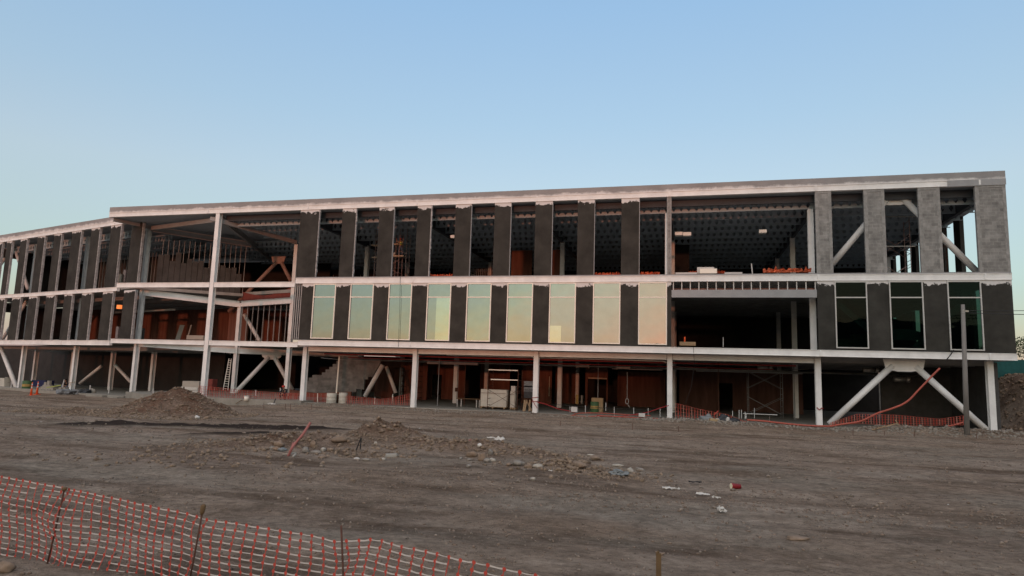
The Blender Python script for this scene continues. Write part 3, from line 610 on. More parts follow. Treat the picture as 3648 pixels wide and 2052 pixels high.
# ---- ground storey inner walls
def pol(pts, y, t, name, m, label=None): return part(MB().poly([tuple(ony(u, v, y)) for u, v in pts], (0, t, 0)), name, m, label)
z3 = lambda x, y: (1050+x/5.724, 1230+y/5.724)
st = [(210, 1170), (210, 720), (280, 720), (280, 660), (360, 660), (360, 605), (555, 605), (555, 555), (630, 555), (630, 495), (705, 495), (705, 440), (775, 440), (775, 383), (850, 383), (850, 320), (900, 320), (900, 215), (1760, 280), (1740, 370), (1580, 645), (1490, 645), (1490, 695), (1420, 695), (1420, 765), (1405, 900), (1290, 890), (1250, 890), (1250, 955), (1185, 955), (1185, 1170)]
pol([z3(*q) for q in st], 8.2, .2, 'block_wall', 'block_inner', 'grey blockwork wall with stepped edge')
pol([(1030, 1387), (1030, 1440), (1250, 1440), (1250, 1395), (1120, 1400)], 7.6, .2, 'low_wall', 'board')
def boardwall(x0, x1, y, z0, z1, m='board', opens=(), studn=None):
    mb = MB(); c = x0
    for a, b, zt in opens: mb.box(c, a, y, y+.12, z0, z1); mb.box(a, b, y, y+.12, zt, z1); c = b
    mb.box(c, x1, y, y+.12, z0, z1); return part(mb, 'partition', m)
xa = lambda u, y: ony(u, 1380, y).x
boardwall(xa(1335, 14), xa(1520, 14), 14, .03, 3.6, opens=[(xa(1400, 14), xa(1440, 14), 2.9)])
boardwall(xa(1494, 17), xa(1655, 17), 17, .03, 3.7, opens=[(xa(1538, 17), xa(1573, 17), 2.35)])
boardwall(xa(1710, 20), xa(1815, 20), 20, .03, 3.7); boardwall(xa(1860, 16), xa(1965, 16), 16, .03, 3.6, m='board')
boardwall(xa(1975, 19), xa(2050, 19), 19, .03, 3.7, opens=[(xa(1985, 19), xa(2000, 19), 2.6)])
boardwall(xa(2085, 15), xa(2165, 15), 15, .03, 3.5, opens=[(xa(2093, 15), xa(2160, 15), 2.45)])
boardwall(xa(2200, 18), xa(2370, 18), 18, .03, 3.2, m='board'); boardwall(xa(2420, 17), xa(2860, 17), 17, .03, 3.6, m='board_dim', opens=[(xa(2560, 17), xa(2610, 17), 2.4)])
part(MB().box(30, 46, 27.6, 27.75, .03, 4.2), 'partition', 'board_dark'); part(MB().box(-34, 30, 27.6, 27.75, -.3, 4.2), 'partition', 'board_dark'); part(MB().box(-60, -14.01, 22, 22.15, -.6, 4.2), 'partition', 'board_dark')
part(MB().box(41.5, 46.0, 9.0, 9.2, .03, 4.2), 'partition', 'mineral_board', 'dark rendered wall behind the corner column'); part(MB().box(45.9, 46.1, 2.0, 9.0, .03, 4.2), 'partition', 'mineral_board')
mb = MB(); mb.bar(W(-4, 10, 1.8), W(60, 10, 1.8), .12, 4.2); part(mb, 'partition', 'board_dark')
mb = MB(); mb.box(xa(2096, 15)+.0, xa(2162, 15), 14.9, 14.98, 2.42, 2.55); part(mb, 'door_header', 'plank')
# storey two/three interior walls
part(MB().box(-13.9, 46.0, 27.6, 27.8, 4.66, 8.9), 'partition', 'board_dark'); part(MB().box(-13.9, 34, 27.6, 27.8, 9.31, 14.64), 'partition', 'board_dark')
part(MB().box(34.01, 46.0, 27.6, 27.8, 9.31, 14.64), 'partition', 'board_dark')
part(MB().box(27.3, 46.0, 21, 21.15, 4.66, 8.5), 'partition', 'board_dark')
x0, x1 = ony(1822, 930, 12).x, ony(1895, 930, 12).x
part(MB().box(x0, x1, 12, 12.15, 9.31, ony(1850, 892, 12).z), 'partition', 'board', 'reddish board partition')
x0, x1 = ony(1960, 930, 12).x, ony(2005, 930, 12).x; part(MB().box(x0, x1, 12, 12.15, 9.31, ony(1980, 890, 12).z), 'partition', 'board', 'reddish board partition')
studs((ony(1680, 950, 14).x, 14, 0), (ony(1745, 950, 14).x, 14, 0), 9.31, 12.2, 10)
studs((x0, 11.8, 0), (x1, 11.8, 0), 9.31, 10.6, 3, m='plank')
part(MB().box(ony(2370, 800, 14).x, ony(2455, 800, 14).x, 14, 17, 9.31, ony(2420, 832, 14).z), 'shaft_wall', 'board_dark')
# end wall at the right: dark piers with sky between
for a, b in ((.3, 1.7), (6.3, 7.4), (9.3, 10.5), (12.4, 13.5), (15.4, 16.5), (18.4, 19.5), (21.5, 22.5), (24.5, 25.6), (27, 28)): part(MB().box(46.05, 46.3, a, b, 9.403, 14.617), 'end_pier', 'membrane')
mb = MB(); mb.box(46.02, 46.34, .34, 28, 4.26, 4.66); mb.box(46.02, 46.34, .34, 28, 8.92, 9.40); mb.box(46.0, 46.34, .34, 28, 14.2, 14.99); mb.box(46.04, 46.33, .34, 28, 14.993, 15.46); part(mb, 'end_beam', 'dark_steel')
mb = MB(); c = .28
for a, b in ((3, 5), (9.1, 11), (12.2, 14), (15.2, 17), (21.3, 23)): mb.box(46.06, 46.3, c, a, 4.665, 8.915); c = b
mb.box(46.06, 46.3, c, 28, 4.665, 8.915); part(mb, 'end_wall', 'membrane')
# ---- left wing skin
MW = lambda p: W(p.x, p.y, p.z)
part(MB().box(-4.3, 27, .02, .30, 15.103, 15.55, MW), 'parapet', 'parapet_grey_wing')
mb = MB(); edge_beam(mb, -4.3, 27, 14.75, 15.10, 0, MW, [-.5, 9.2, 19]); part(mb, 'roof_edge_beam', 'white_steel')
mb = MB(); edge_beam(mb, -2.0, 27, 8.75, 9.10, 0, MW, [4.5, 14.2, 24]); part(mb, 'floor_edge_beam', 'white_steel')
mb = MB(); edge_beam(mb, -1.75, 27, 4.02, 4.45, 0, MW, [6.2, 16]); part(mb, 'floor_edge_beam', 'white_steel')
WU = [(24.8, 23.3), (21.6, 20.4), (19.4, 18.3), (16.49, 15.15), (13.04, 11.63), (9.85, 8.5), (6.59, 4.96), (3.23, 1.80), (0, -1.63), (-3.30, -4.92)]
WL = [(23.3, 21.6), (20.0, 18.3), (16.7, 15.0), (13.3, 11.69), (10.01, 8.35), (6.67, 5.26), (3.58, 1.97), (.136, -1.45), (-3.16, -4.84)]
for lst, z0, z1 in ((WU, 9.103, 14.747), (WL, 4.453, 8.747)):
    for i, (a, b) in enumerate(lst):
        o = part(MB().box(b, a, .05, .26, z0, z1, MW), 'wall_panel', 'membrane_wing'); mb = MB()
        for k in range(14): dz = (z1-z0)/14; ww = .06+.05*abs(noise.noise(Vector((i*3.1, k*.8, z0)))); mb.box(b-ww-.02, b-.002, .04, .24, z0+k*dz, z0+(k+1)*dz-.002, MW)
        part(mb, 'panel_edge', 'foam_edge', parent=o)
# wing end screens with openings, and inner partitions
mb = MB()
for z0, z1 in ((9.1, 14.4), (4.45, 8.5)): mb.box(22.8, 23.0, 3.1, 4.2, z0, z1, MW); mb.box(22.8, 23.0, 4.9, 12, z0, z1, MW); mb.box(22.8, 23, .3, 12, z1-.9, z1, MW)
part(mb, 'partition', 'board_dark')
part(MB().box(-3, 20, 11, 11.2, 4.45, 8.3, MW), 'partition', 'board'); part(MB().box(2, 20, 9, 9.2, 9.1, 14.0, MW), 'partition', 'mineral_board')
studs(W(2, 6, 0), W(14, 6, 0), 9.1, 13.5, 22)
# service pipes under the first floor
def pipe(pts, r, m, label, name='pipe', cat='pipe'):
    return solo(MB().tube(pts, r, 7), name, m, label, cat, smooth=True)
pipe([(.5, 3.0, 3.75), (13, 3.0, 3.72), (35, 3.0, 3.72)], .05, 'pipe_red', 'red sprinkler pipe hung below the first floor along the front bays')
pipe([(11, 2.2, 3.86), (11.2, 2.2, 3.86), (26.5, 2.2, 3.80), (26.8, 2.3, 3.7)], .035, 'frame_paint', 'pale conduit hung beneath the front beam of the two middle bays')
pipe([(1, 6, 3.55), (34, 6, 3.5)], .04, 'pipe_red', 'thin red pipe running deeper below the first floor')
pipe([(1, 9, 3.45), (44, 9, 3.4)], .07, 'pipe_metal', 'long grey metal pipe below the first floor ceiling, deepest of the pipes')
pipe([W(-3, 5, 7.6), W(8, 5, 7.5)], .12, 'pipe_metal', 'silver duct hung below the second floor ceiling of the left wing')
#PROPS
# ================================================================ things on and around the site
def Z(x, y): return terr(x, y)
# ---- utility pole and cables
pb = ony(3444, 1528, -1.6); pt = ony(3430, 1085, -1.6)
po = thing('utility_pole', 'weathered grey concrete utility pole standing before the right end of the building', 'utility pole', (pb.x, pb.y, pb.z-.3))
hp = pt.z-pb.z+.3; dxp = pt.x-pb.x
MB().tube([(0, 0, 0), (dxp*.5, 0, hp*.5), (dxp, 0, hp)], [.145, .125, .10], 10).build('pole', 'pole_concrete', po, True)
mb = MB()
for k in (.94, .955): mb.tube([(dxp*k, 0, hp*k-.02), (dxp*k, 0, hp*k+.02)], .112, 10)
mb.box(dxp+.1, dxp+.26, -.03, .03, hp*.95-.05, hp*.95+.03); mb.build('clamp', 'pipe_metal', po)
def sag(a, b, s, n=14): a = Vector(a); b = Vector(b); return [a.lerp(b, i/n)-Vector((0, 0, s*4*(i/n)*(1-i/n))) for i in range(n+1)]
ct = Vector((pt.x+.2, pt.y, pt.z-.35))
solo(MB().tube(sag(ct, (72, 4, 10.9), .9), .017, 5), 'power_cable', 'cable', 'upper black cable running off to the right from the pole head', 'cable')
solo(MB().tube(sag(ct-Vector((0, 0, .12)), (72, 2, 9.3), .8), .02, 5), 'power_cable', 'cable', 'lower thicker black cable running off to the right from the pole', 'cable')
solo(MB().tube([ony(3398, 1247, -.1), ony(3388, 1262, -.12), ony(3373, 1281, -.1)], .03, 5), 'cable_end', 'cable', 'short black cable end hanging across the white beam left of the pole', 'cable')
solo(MB().tube([ony(2470, 1235, -.05), ony(2474, 1300, .2), ony(2462, 1380, .3), ony(2440, 1440, .4)], .012, 5), 'drop_line', 'cable', 'thin dark line hanging from the first floor beam at the terrace bay', 'cable')
solo(MB().tube([ony(1426, 985, -.04), ony(1424, 1100, -.05), ony(1419, 1236, -.04)], .012, 5), 'drop_line', 'cable', 'thin dark line hanging down across the third window from the left', 'cable')
# ---- hoses and ropes
H1 = [(3348, 1312), (3320, 1340), (3294, 1367), (3268, 1394), (3242, 1422), (3216, 1440), (3190, 1451), (3158, 1462), (3127, 1472), (3100, 1485), (3070, 1499), (3040, 1506), (2996, 1512), (2960, 1518), (2928, 1518), (2875, 1516), (2797, 1509), (2720, 1500), (2660, 1496)]
def smoothline(p, n=4):
    out = []
    for i in range(len(p)-1):
        a = p[max(i-1, 0)]; b = p[i]; c = p[i+1]; d = p[min(i+2, len(p)-1)]
        for k in range(n):
            t = k/n; out.append(b*1.0+(c-a)*(.5*t)+(a*2-b*5+c*4-d)*(.5*t*t)+(b*3-a-c*3+d)*(.5*t**3))
    return out+[p[-1]]
pts = smoothline([ony(u, v, -1.3) for u, v in H1])
mb = MB().tube(pts, [.054]*len(pts), 8); solo(mb, 'corrugated_hose', 'hose', 'long orange corrugated hose curving up from the dirt to lean against the steel brace', 'hose', smooth=True)
z5 = lambda x, y: (1900+x/4.684, 1230+y/4.684)
def rope(pl, y, r, m, name, label, cat='rope', group=None): return solo(MB().tube(smoothline([ony(*z5(*q), y) for q in pl]), r, 6), name, m, label, cat, group, True)
rope([(640, 1175), (760, 1135), (1050, 1130), (1300, 1142), (1700, 1165), (1960, 1178)], .75, .035, 'hose', 'hose', 'straight orange hose lying on the slab edge beyond the other hoses', 'hose')
rope([(620, 1180), (900, 1188), (1200, 1180), (1450, 1195), (1900, 1215), (2220, 1228)], .3, .04, 'hose', 'hose', 'orange hose lying lowest along the dirt edge between two white columns', 'hose')
rope([(1060, 1165), (1300, 1188), (1500, 1180), (1700, 1152), (1900, 1120), (2100, 1052), (2260, 1005)], .5, .03, 'cup_red', 'rope', 'red rope rising from the ground to the column at the terrace bay')
rope([(60, 948), (210, 985), (420, 1062), (580, 1092), (700, 1130)], .9, .03, 'cup_red', 'rope', 'red rope tied to the third column and sagging to the slab on its right')
mb = MB()
for zz in (1.05, .78): mb.tube([(17.79, .98, zz), (18.21, .96, zz+.05), (18.22, 1.1, zz)], .02, 5)
mb.tube([(17.8, .975, 1.0), (18.0, .96, .6), (18.2, .97, .35)], .018, 5); solo(mb, 'rope_tie', 'cup_red', 'red rope wrapped round the foot of the third white column from the left', 'rope')
solo(MB().tube([(35.85, .97, 1.15), (36.0, .95, 1.0), (36.1, .95, 1.12), (36.22, .97, 1.1)], .03, 5), 'rope_tie', 'cup_red', 'red ribbon knotted on the white column beside the big brace', 'rope')
rope([(330, 985), (900, 1030), (1350, 1055), (1900, 1075), (2300, 1080), (2560, 1150)], 1.6, .014, 'cable', 'rope', 'thin dark line strung along the stakes on the slab')
lp = ony(*z5(1563, 935), 5.0); mb = MB().tube([ony(*z5(1567, 450), 5.0), ony(*z5(1565, 888), 5.0)], .014, 5)
mb.tube([(lp.x+.115*math.cos(a), lp.y, lp.z+.19*math.sin(a)) for a in [i*math.pi/8 for i in range(17)]], .022, 5, caps=False); mb.tube([ony(*z5(1575, 985), 5), ony(*z5(1610, 1040), 5)], .014, 5)
solo(mb, 'hanging_cable', 'frame_grey', 'pale cable hanging from the ceiling with a loop at its end', 'cable')
# ---- stakes and rods
def rod(u, v0, v1, y, r=.022, m='frame_grey', u0=None, label='', name='stake', cat='stake', group=None):
    a = ony(u if u0 is None else u0, v1, y); b = ony(u, v0, y); return solo(MB().tube([a-Vector((0, 0, .06)), b], r, 6), name, m, label, cat, group)
for x, a, b in ((868, 1000, 1130), (1350, 1030, 1180), (1675, 1040, 1130), (1917, 1050, 1150), (2115, 1040, 1180), (612, 1025, 1110), (1210, 960, 1080)):
    u, v0 = z5(x, a); _, v1 = z5(x, b); rod(u, v0, v1, .9, label='thin pale rod standing on the slab edge between the two columns by the orange hoses', group='rods on the slab edge')
for x, a, b in ((225, 605, 640), (1412, 630, 662), (1568, 620, 650), (1625, 640, 665), (1830, 640, 675), (2253, 660, 690), (2303, 640, 668), (845, 545, 600)):
    u, v0, v1 = 2300+x/1.911, 1200+a/1.911, 1200+b/1.911; g0 = onz(u, v1, .05); rod(u, v0, v1, g0.y, .016, 'rust', label='short rusty rebar pin driven into the dirt before the right half of the building', name='rebar_pin', cat='rebar', group='rebar pins in the dirt')
for u, v0, v1 in ((1996, 1498, 1519), (2254, 1508, 1531), (940, 1435, 1458), (1017, 1438, 1460), (1035, 1440, 1462), (1110, 1440, 1460)):
    g0 = onz(u, v1, 0); rod(u, v0, v1, g0.y, .016, 'rust', label='short rusty rebar pin driven into the dirt before the left half of the building', name='rebar_pin', cat='rebar', group='rebar pins in the dirt')
for (u, v0, v1, u0, lab) in ((41, 1359, 1399, 38, 'white pipe stub standing left of the green drum'), (229, 1352, 1401, 217, 'tallest white pipe stub, leaning beside the loose blocks'), (322, 1373, 1385, 321, 'shortest white pipe stub, by the tarpaulin heap'), (390, 1375, 1399, 387, 'white pipe stub alone on the slab right of the tarpaulin heap'),
                            (546, 1383, 1402, 546, 'white pipe stub between two columns left of the soil mound'), (911, 1390, 1407, 911, 'white pipe stub behind the orange net right of the ladder'), (999, 1382, 1402, 999, 'white pipe stub beside the crouching person in the red helmet')):
    rod(u, v0, v1, onw(u, v1, .2).y if u < 600 else 1.5, .05, 'white_plastic', u0, lab, 'pipe_stub', 'pipe')
z3b = lambda x, y: (1050+x/5.724, 1230+y/5.724)
for (x, a, b, x0, r, lab) in ((467, 978, 1155, 467, .03, 'pale post holding the orange net left of the white drums'), (1635, 1070, 1185, 1630, .03, 'pale post in the sagging part of the orange net'), (2002, 1000, 1175, 1980, .03, 'pale leaning post near the right end of the orange net'), (910, 225, 975, 848, .065, 'tall pale pipe standing behind the white drums')):
    u, v0 = z3b(x, a); _, v1 = z3b(x, b); u0 = z3b(x0, 0)[0]; rod(u, v0, v1, 1.9 if r < .05 else 3.0, r, 'frame_paint', u0, lab, 'post', 'post')
# ---- orange nets
def far_net(tops, bots, y, cell, label, rows=4, z=(1, 1), vw=.042):
    T = [ony(u, v, y) for u, v in tops]; Bt = [ony(u, v, y) for u, v in bots]
    def at(P, x):
        for a, b in zip(P, P[1:]):
            if x <= b.x or b is P[-1]: return a.z+(b.z-a.z)*(x-a.x)/(b.x-a.x)
    mb = MB(); x0, x1 = T[0].x, T[-1].x; n = int((x1-x0)/cell); cols = []
    for i in range(n+1):
        x = x0+(x1-x0)*i/n; yy = y+.10*noise.noise(Vector((x*1.6, 0, y))); zt = at(T, x)+.02*noise.noise(Vector((x*5, 0, 0))); zb = at(Bt, x); cols.append((x, yy, zt, zb))
        mb.k = 1 if i % 3 == 0 else 0
        sw = .05*noise.noise(Vector((x*2, 3, 0))); mb.add([(x-vw/2+sw, yy, zt), (x+vw/2+sw, yy, zt), (x+vw/2, yy, zb), (x-vw/2, yy, zb)], [(0, 1, 2, 3)])
    mb.k = 0
    for r in range(rows+1):
        for a, b in zip(cols, cols[1:]):
            t = r/rows; za = a[2]+(a[3]-a[2])*t; zb_ = b[2]+(b[3]-b[2])*t; h = .018
            mb.add([(a[0], a[1]+.004, za-h/2), (b[0], b[1]+.004, zb_-h/2), (b[0], b[1]+.004, zb_+h/2), (a[0], a[1]+.004, za+h/2)], [(0, 1, 2, 3)])
    return solo(mb, 'safety_net', ['net_dim', 'net_far_pale'], label, 'safety net')
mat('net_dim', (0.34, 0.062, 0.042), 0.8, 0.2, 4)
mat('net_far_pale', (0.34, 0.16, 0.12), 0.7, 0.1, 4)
z2 = lambda x, y: (400+x/3.68, 1200+y/3.68)
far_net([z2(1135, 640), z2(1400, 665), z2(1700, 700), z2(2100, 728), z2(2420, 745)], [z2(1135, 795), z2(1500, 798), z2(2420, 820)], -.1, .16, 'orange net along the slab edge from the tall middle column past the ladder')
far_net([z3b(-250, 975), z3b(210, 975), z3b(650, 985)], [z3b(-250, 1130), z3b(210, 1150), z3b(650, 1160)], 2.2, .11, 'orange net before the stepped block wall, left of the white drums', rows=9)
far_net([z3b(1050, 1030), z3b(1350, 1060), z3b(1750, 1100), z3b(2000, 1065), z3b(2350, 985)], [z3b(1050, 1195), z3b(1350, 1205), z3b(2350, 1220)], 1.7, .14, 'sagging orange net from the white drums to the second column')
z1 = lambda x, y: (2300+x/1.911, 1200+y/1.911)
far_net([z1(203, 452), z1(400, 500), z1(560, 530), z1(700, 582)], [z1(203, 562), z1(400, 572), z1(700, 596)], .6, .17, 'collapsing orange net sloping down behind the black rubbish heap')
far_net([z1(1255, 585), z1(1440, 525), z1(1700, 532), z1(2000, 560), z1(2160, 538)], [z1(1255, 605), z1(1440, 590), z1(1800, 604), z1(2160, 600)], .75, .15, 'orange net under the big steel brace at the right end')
# ---- foreground net with its posts
def fy(x): return -37.0-.05*S((x-20)/2.5)-.55*S((x-24)/2.4)
def onf(u, v):
    y = -37.0
    for _ in range(6): p = ony(u, v, y); y = fy(p.x)
    return p
TOP = [(-160, 1672), (0, 1697), (120, 1722), (240, 1752), (344, 1768), (531, 1804), (659, 1828), (733, 1851), (873, 1870), (1016, 1894), (1169, 1918), (1221, 1933), (1240, 1926), (1325, 1921), (1430, 1947), (1586, 1979), (1701, 2004), (1870, 2043), (1928, 2056), (2050, 2085)]
TP = [onf(*q) for q in TOP]
def topz(x):
    for a, b in zip(TP, TP[1:]):
        if x <= b.x: return a.z+(b.z-a.z)*(x-a.x)/(b.x-a.x)
    return TP[-1].z
mb = MB(); ROWS = 13; cols = []; x = TP[0].x
while x < TP[-1].x: cols.append(x); x += .122+.030*S((x-20)/4)
def node(i, j):
    x = cols[i]; zt = topz(x); t = j/ROWS; d = t*.99
    # cloth waves; the net leans left towards its foot and bunches at the posts
    lean = .05+.16*S((x-23)/2.2)
    wx = .030*noise.noise(Vector((x*1.4, d*2.2, 0)))+.02*noise.noise(Vector((x*4, d*4, 5)))
    wy = .16*noise.noise(Vector((x*1.1, d*1.5, 8)))*(0.25+t)
    pinch = sum(math.exp(-((x-px)/.28)**2)*math.sin(d*9+px)*.035 for px in PX)
    fold = .10*math.exp(-((x-20.4)/.7)**2)*math.exp(-((d-.12)/.14)**2)
    return Vector((x-lean*d+wx+pinch*.6, fy(x)+wy+pinch, zt-d+fold*.6+.012*noise.noise(Vector((x*3, d*6, 2)))))
PX = [onf(220, 1800).x, onf(715, 1900).x, onf(1222, 1960).x]
G = [[node(i, j) for j in range(ROWS+1)] for i in range(len(cols))]
def ribbon(a, b, w0, wm, w1, vert, seed):
    """strip from a to b whose width runs w0 -> wm -> w1, with a slight twist and bow"""
    out = []; n = 4
    for k in range(n+1):
        t = k/n; p = a.lerp(b, t); p.z += (0 if vert else -.006*math.sin(math.pi*t)*(1+noise.noise(a*7))); p.y += .004*math.sin(math.pi*t)
        w_ = (w0+(wm-w0)*min(1, t*3.2)) if t < .5 else (w1+(wm-w1)*min(1, (1-t)*3.2)); tw = 1-.55*abs(noise.noise(Vector((seed*.37, t*2, 1))))*math.sin(math.pi*t)
        w_ *= tw; out += ([p+Vector((-w_/2, 0, 0)), p+Vector((w_/2, 0, 0))] if vert else [p+Vector((0, 0, -w_/2)), p+Vector((0, 0, w_/2))])
    mb.add(out, [(2*k, 2*k+1, 2*k+3, 2*k+2) for k in range(n)])
for i in range(len(cols)):
    for j in range(ROWS+1):
        p = G[i][j]
        if j < ROWS: mb.k = 0; ribbon(p, G[i][j+1], .022, .0105, .022, True, i*31+j)
        if i < len(cols)-1:
            if noise.noise(Vector((i*3.3, j*2.7, 0))) > .46: continue
            mb.k = 1; w_ = .016 if (i+j*2) % 3 else .010; ribbon(p, G[i+1][j], w_*1.3, w_, w_*1.3, False, i*17+j)
        mb.k = 0; s = .0195; mb.add([p+Vector((0, -.002, s*1.25)), p+Vector((s, -.002, s*.4)), p+Vector((s*.9, -.002, -s*.6)), p+Vector((0, -.002, -s*1.2)), p+Vector((-s, -.002, -s*.4)), p+Vector((-s*.9, -.002, s*.7))], [(0, 1, 2, 3, 4, 5)])
solo(mb, 'safety_net', ['net_orange', 'net_white'], 'orange and white mesh safety net sagging between posts in the foreground', 'safety net')
def fpost(tp, bt, r, cap, label, m='rust', name='fence_post', off=.03):
    a = onf(*bt); b = onf(*tp); a.y -= off; b.y -= off; d = (b-a); k = (a.z+.25)/max(.01, d.z); foot = a-d*k
    o = thing(name, label, 'fence post', tuple(foot)); MB().tube([(0, 0, 0), (b-foot)*.5+Vector((.004, .002, 0)), b-foot], r, 7).build('rod', m, o, True)
    if cap: c = b-foot; dn = d.normalized(); MB().tube([c-dn*cap*.85, c-dn*cap*.6, c, c+dn*cap*.15], [r*1.3, r*2.5, r*2.9, r*1.4], 9).build('cap', 'wood_dark', o, True)
    return o
fpost((238, 1736), (165, 2052), .0115, .05, 'rusty rebar post with a stubby brown cap, leftmost in the foreground net')
fpost((731, 1800), (683, 2052), .011, .13, 'rusty rebar post with a long brown cap in the foreground net')
fpost((1220, 1870), (1226, 2052), .012, 0, 'bare pointed iron post, rightmost in the foreground net')
a = onz(2347, 2075, 0.0); st_ = thing('wooden_stake', 'short wooden stake at the bottom edge of the view', 'stake', (a.x, a.y, -.1)); MB().box(-.035, .03, -.02, .02, 0, .46).tube([(-.03, 0, .45), (.0, 0, .485)], [.02, .016], 6).build('stake', 'wood_dark', st_)
# ---- traffic posts
for k, (ub, vb, ut, vt, lab) in enumerate(((110, 1410, 119, 1370, 'slim orange traffic cone with white bands, nearer and further left of the pair'), (131, 1406, 138, 1364, 'slim orange traffic cone with white bands, right one of the pair'))):
    g0 = onz(ub, vb, -.42); o = thing('traffic_cone', lab, 'traffic cone', tuple(g0), 'pair of traffic cones before the left wing')
    MB().box(-.2, .2, -.2, .2, 0, .05).build('base', 'cone_orange', o); MB().tube([(0, 0, .05), (0, 0, 1.12)], [.10, .035], 12).build('cone', 'cone_orange', o, True)
    for z0 in (.62, .86): MB().tube([(0, 0, z0), (0, 0, z0+.13)], [.105-.061*z0, .105-.061*(z0+.13)], 12).build('band', 'paper', o, True)
# ---- concrete blocks, drums, stacks on the left slab
z7 = lambda x, y: (x/6.44, 1300+y/6.44)
def blockat(x, y, off, label, w=.42, h=.21, d=.22, m='concrete', group=None, rz=.27, name='concrete_block', cat='concrete block'):
    u, v = z7(x, y); p = onw(u, v, off); mb = MB(); mb.box(-w/2, w/2, -d/2, d/2, 0, h-.001); mb.k = 0
    for q in (-.24, .24): mb.box(w*q-w*.15, w*q+w*.15, -d*.28, d*.28, h-.0005, h+.001)
    o = solo(mb, name, m, label, cat, group); o.location = p; o.rotation_euler[2] = -rz; return o
for i, (x, y) in enumerate(((940, 590), (1010, 590), (1080, 590), (1150, 590), (1215, 585), (975, 558), (1045, 558), (1110, 558), (1180, 556), (1020, 527), (1085, 527), (1150, 527), (1050, 495), (1125, 495), (1060, 462), (1130, 430))):
    blockat(x, y, .9, 'pale grey concrete block in the loose pile behind the traffic cones', w=.40, h=.28, group='loose pile of concrete blocks')
for i, (x, y) in enumerate(((1330, 640), (1400, 640), (1470, 640), (1395, 600), (1490, 600))):
    blockat(x, y, .1, 'concrete block in the small low pile by the leaning pipe stub', w=.40, h=.34, group='small low pile of blocks')
for i in range(5): blockat(105, 515-i*36, 1.2, ['bottom', 'second', 'middle', 'fourth', 'top'][i]+' cream block of the pale stack at the far left', w=.9, h=.31, d=.5, m='wrap', name='block_bundle', cat='block')
for i in range(3): blockat(195, 510-i*58, 1.5, ['bottom', 'middle', 'top'][i]+' grey block bundle beside the pale stack at the far left', w=.55, h=.5, d=.5, m='concrete', name='block_bundle', cat='block')
def drum(u, vb, vt, y, r, m, label, name='drum', band=None, off=None):
    a = onw(u, vb, off) if off is not None else ony(u, vb, y); b = onw(u, vt, off) if off is not None else ony(u, vt, y); h = b.z-a.z
    o = thing(name, label, 'drum', tuple(a)); pr = [(0, r*.98), (.02, r), (.32*h, r), (.34*h, r*1.03), (.36*h, r), (.66*h, r), (.68*h, r*1.03), (.70*h, r), (h-.02, r), (h, r*.97)]
    MB().tube([(0, 0, q) for q, _ in pr], [k for _, k in pr], 20).build('shell', m, o, True)
    MB().tube([(0, 0, h-.0), (0, 0, h+.02)], r*.99, 20).build('rim', 'pipe_metal' if not band else m, o)
    if band: MB().tube([(0, 0, h*.37), (0, 0, h*.65)], r*1.012, 20, caps=False).build('band', band, o, True)
    return o
drum(95, 1388, 1357, 0, .42, 'drum_green', 'green steel drum with a tan band beside the left wing column', band='drum_yellow', off=.6)
u, v = z5(1020, 1120); drum(u, v, z5(0, 948)[1], 4.0, .30, 'drum_green', 'green and yellow drum standing on the slab before a plywood crate', band='drum_yellow')
u, v = z3b(742, 1190); drum(u, v, z3b(0, 975)[1], 1.6, .37, 'wrap', 'left white cement stained drum behind the slab edge'); u, v = z3b(978, 1185); drum(u, v, z3b(0, 968)[1], 1.9, .32, 'wrap', 'right white drum, streaked grey, with a metal rim')
u, v = z3b(872, 1185); drum(u, v, z3b(0, 1010)[1], 2.3, .24, 'rust', 'small rusty drum between the two white drums')
mb = MB()
def lump(cx, cy, cz, n, R0, m, name, label, cat, sx=1, sy=1, sz=.4, seed=0, loc=True):
    mb = MB()
    for i in range(n):
        a = random.random()*6.28; q = random.random()**.6; mb.blob((cx+R0*sx*q*math.cos(a), cy+R0*sy*q*math.sin(a), cz+R0*sz*(1-q)*random.random()), R0*(.28+.35*random.random()), 2, .55, (1, 1, .55), seed+i)
    return solo(mb, name, m, label, cat)
p = onw(*z7(1640, 640), .0); lump(p.x, p.y, -.25, 6, .9, 'tarp_grey', 'tarpaulin', 'crumpled grey tarpaulin heap on the slab edge right of the leaning pipe stub', 'tarpaulin', 1.1, .4, .3, 3)
p = onw(*z7(1860, 620), .3); lump(p.x, p.y, -.2, 5, .8, 'tarp_dark', 'tarpaulin', 'crumpled black tarpaulin heap at the foot of the second wing column', 'tarpaulin', 1.2, .4, .35, 13)
p = ony(*z2(340, 765), 2.2); lump(p.x, p.y, p.z, 3, .4, 'tarp_dark', 'tarpaulin', 'small black plastic heap beside the column left of the soil mound', 'tarpaulin', 1.2, .4, .2, 23)
p = onw(*z7(2120, 630), 1.0); solo(MB().blob(p, .33, 2, .3, (1, .7, 1), 4), 'cement_sack', 'concrete', 'pale cement sack slumped on the slab right of the black tarpaulin', 'sack', smooth=True)
solo(MB().bar(onw(*z7(1070, 520), -.2), onw(*z7(1400, 465), .2), .03, .09), 'caution_tape', 'tape_yellow', 'yellow caution tape strung before the loose blocks', 'tape')
solo(MB().tube([onw(*z7(1600, 405), .93), onw(*z7(1740, 392), .93)], .02, 5).tube([onw(*z7(1600, 405), .92), onw(*z7(1640, 500), .92)], .014, 5), 'strap', 'drum_yellow', 'yellow strap tied round the second wing column', 'strap')
solo(MB().box(-.0, 1.6, -.5, .5, 0, .9), 'blue_sheet', 'blue_tarp', 'dark blue covered load deep behind the far left column', 'tarpaulin', loc=None).location = onw(*z7(-90, 500), 5)
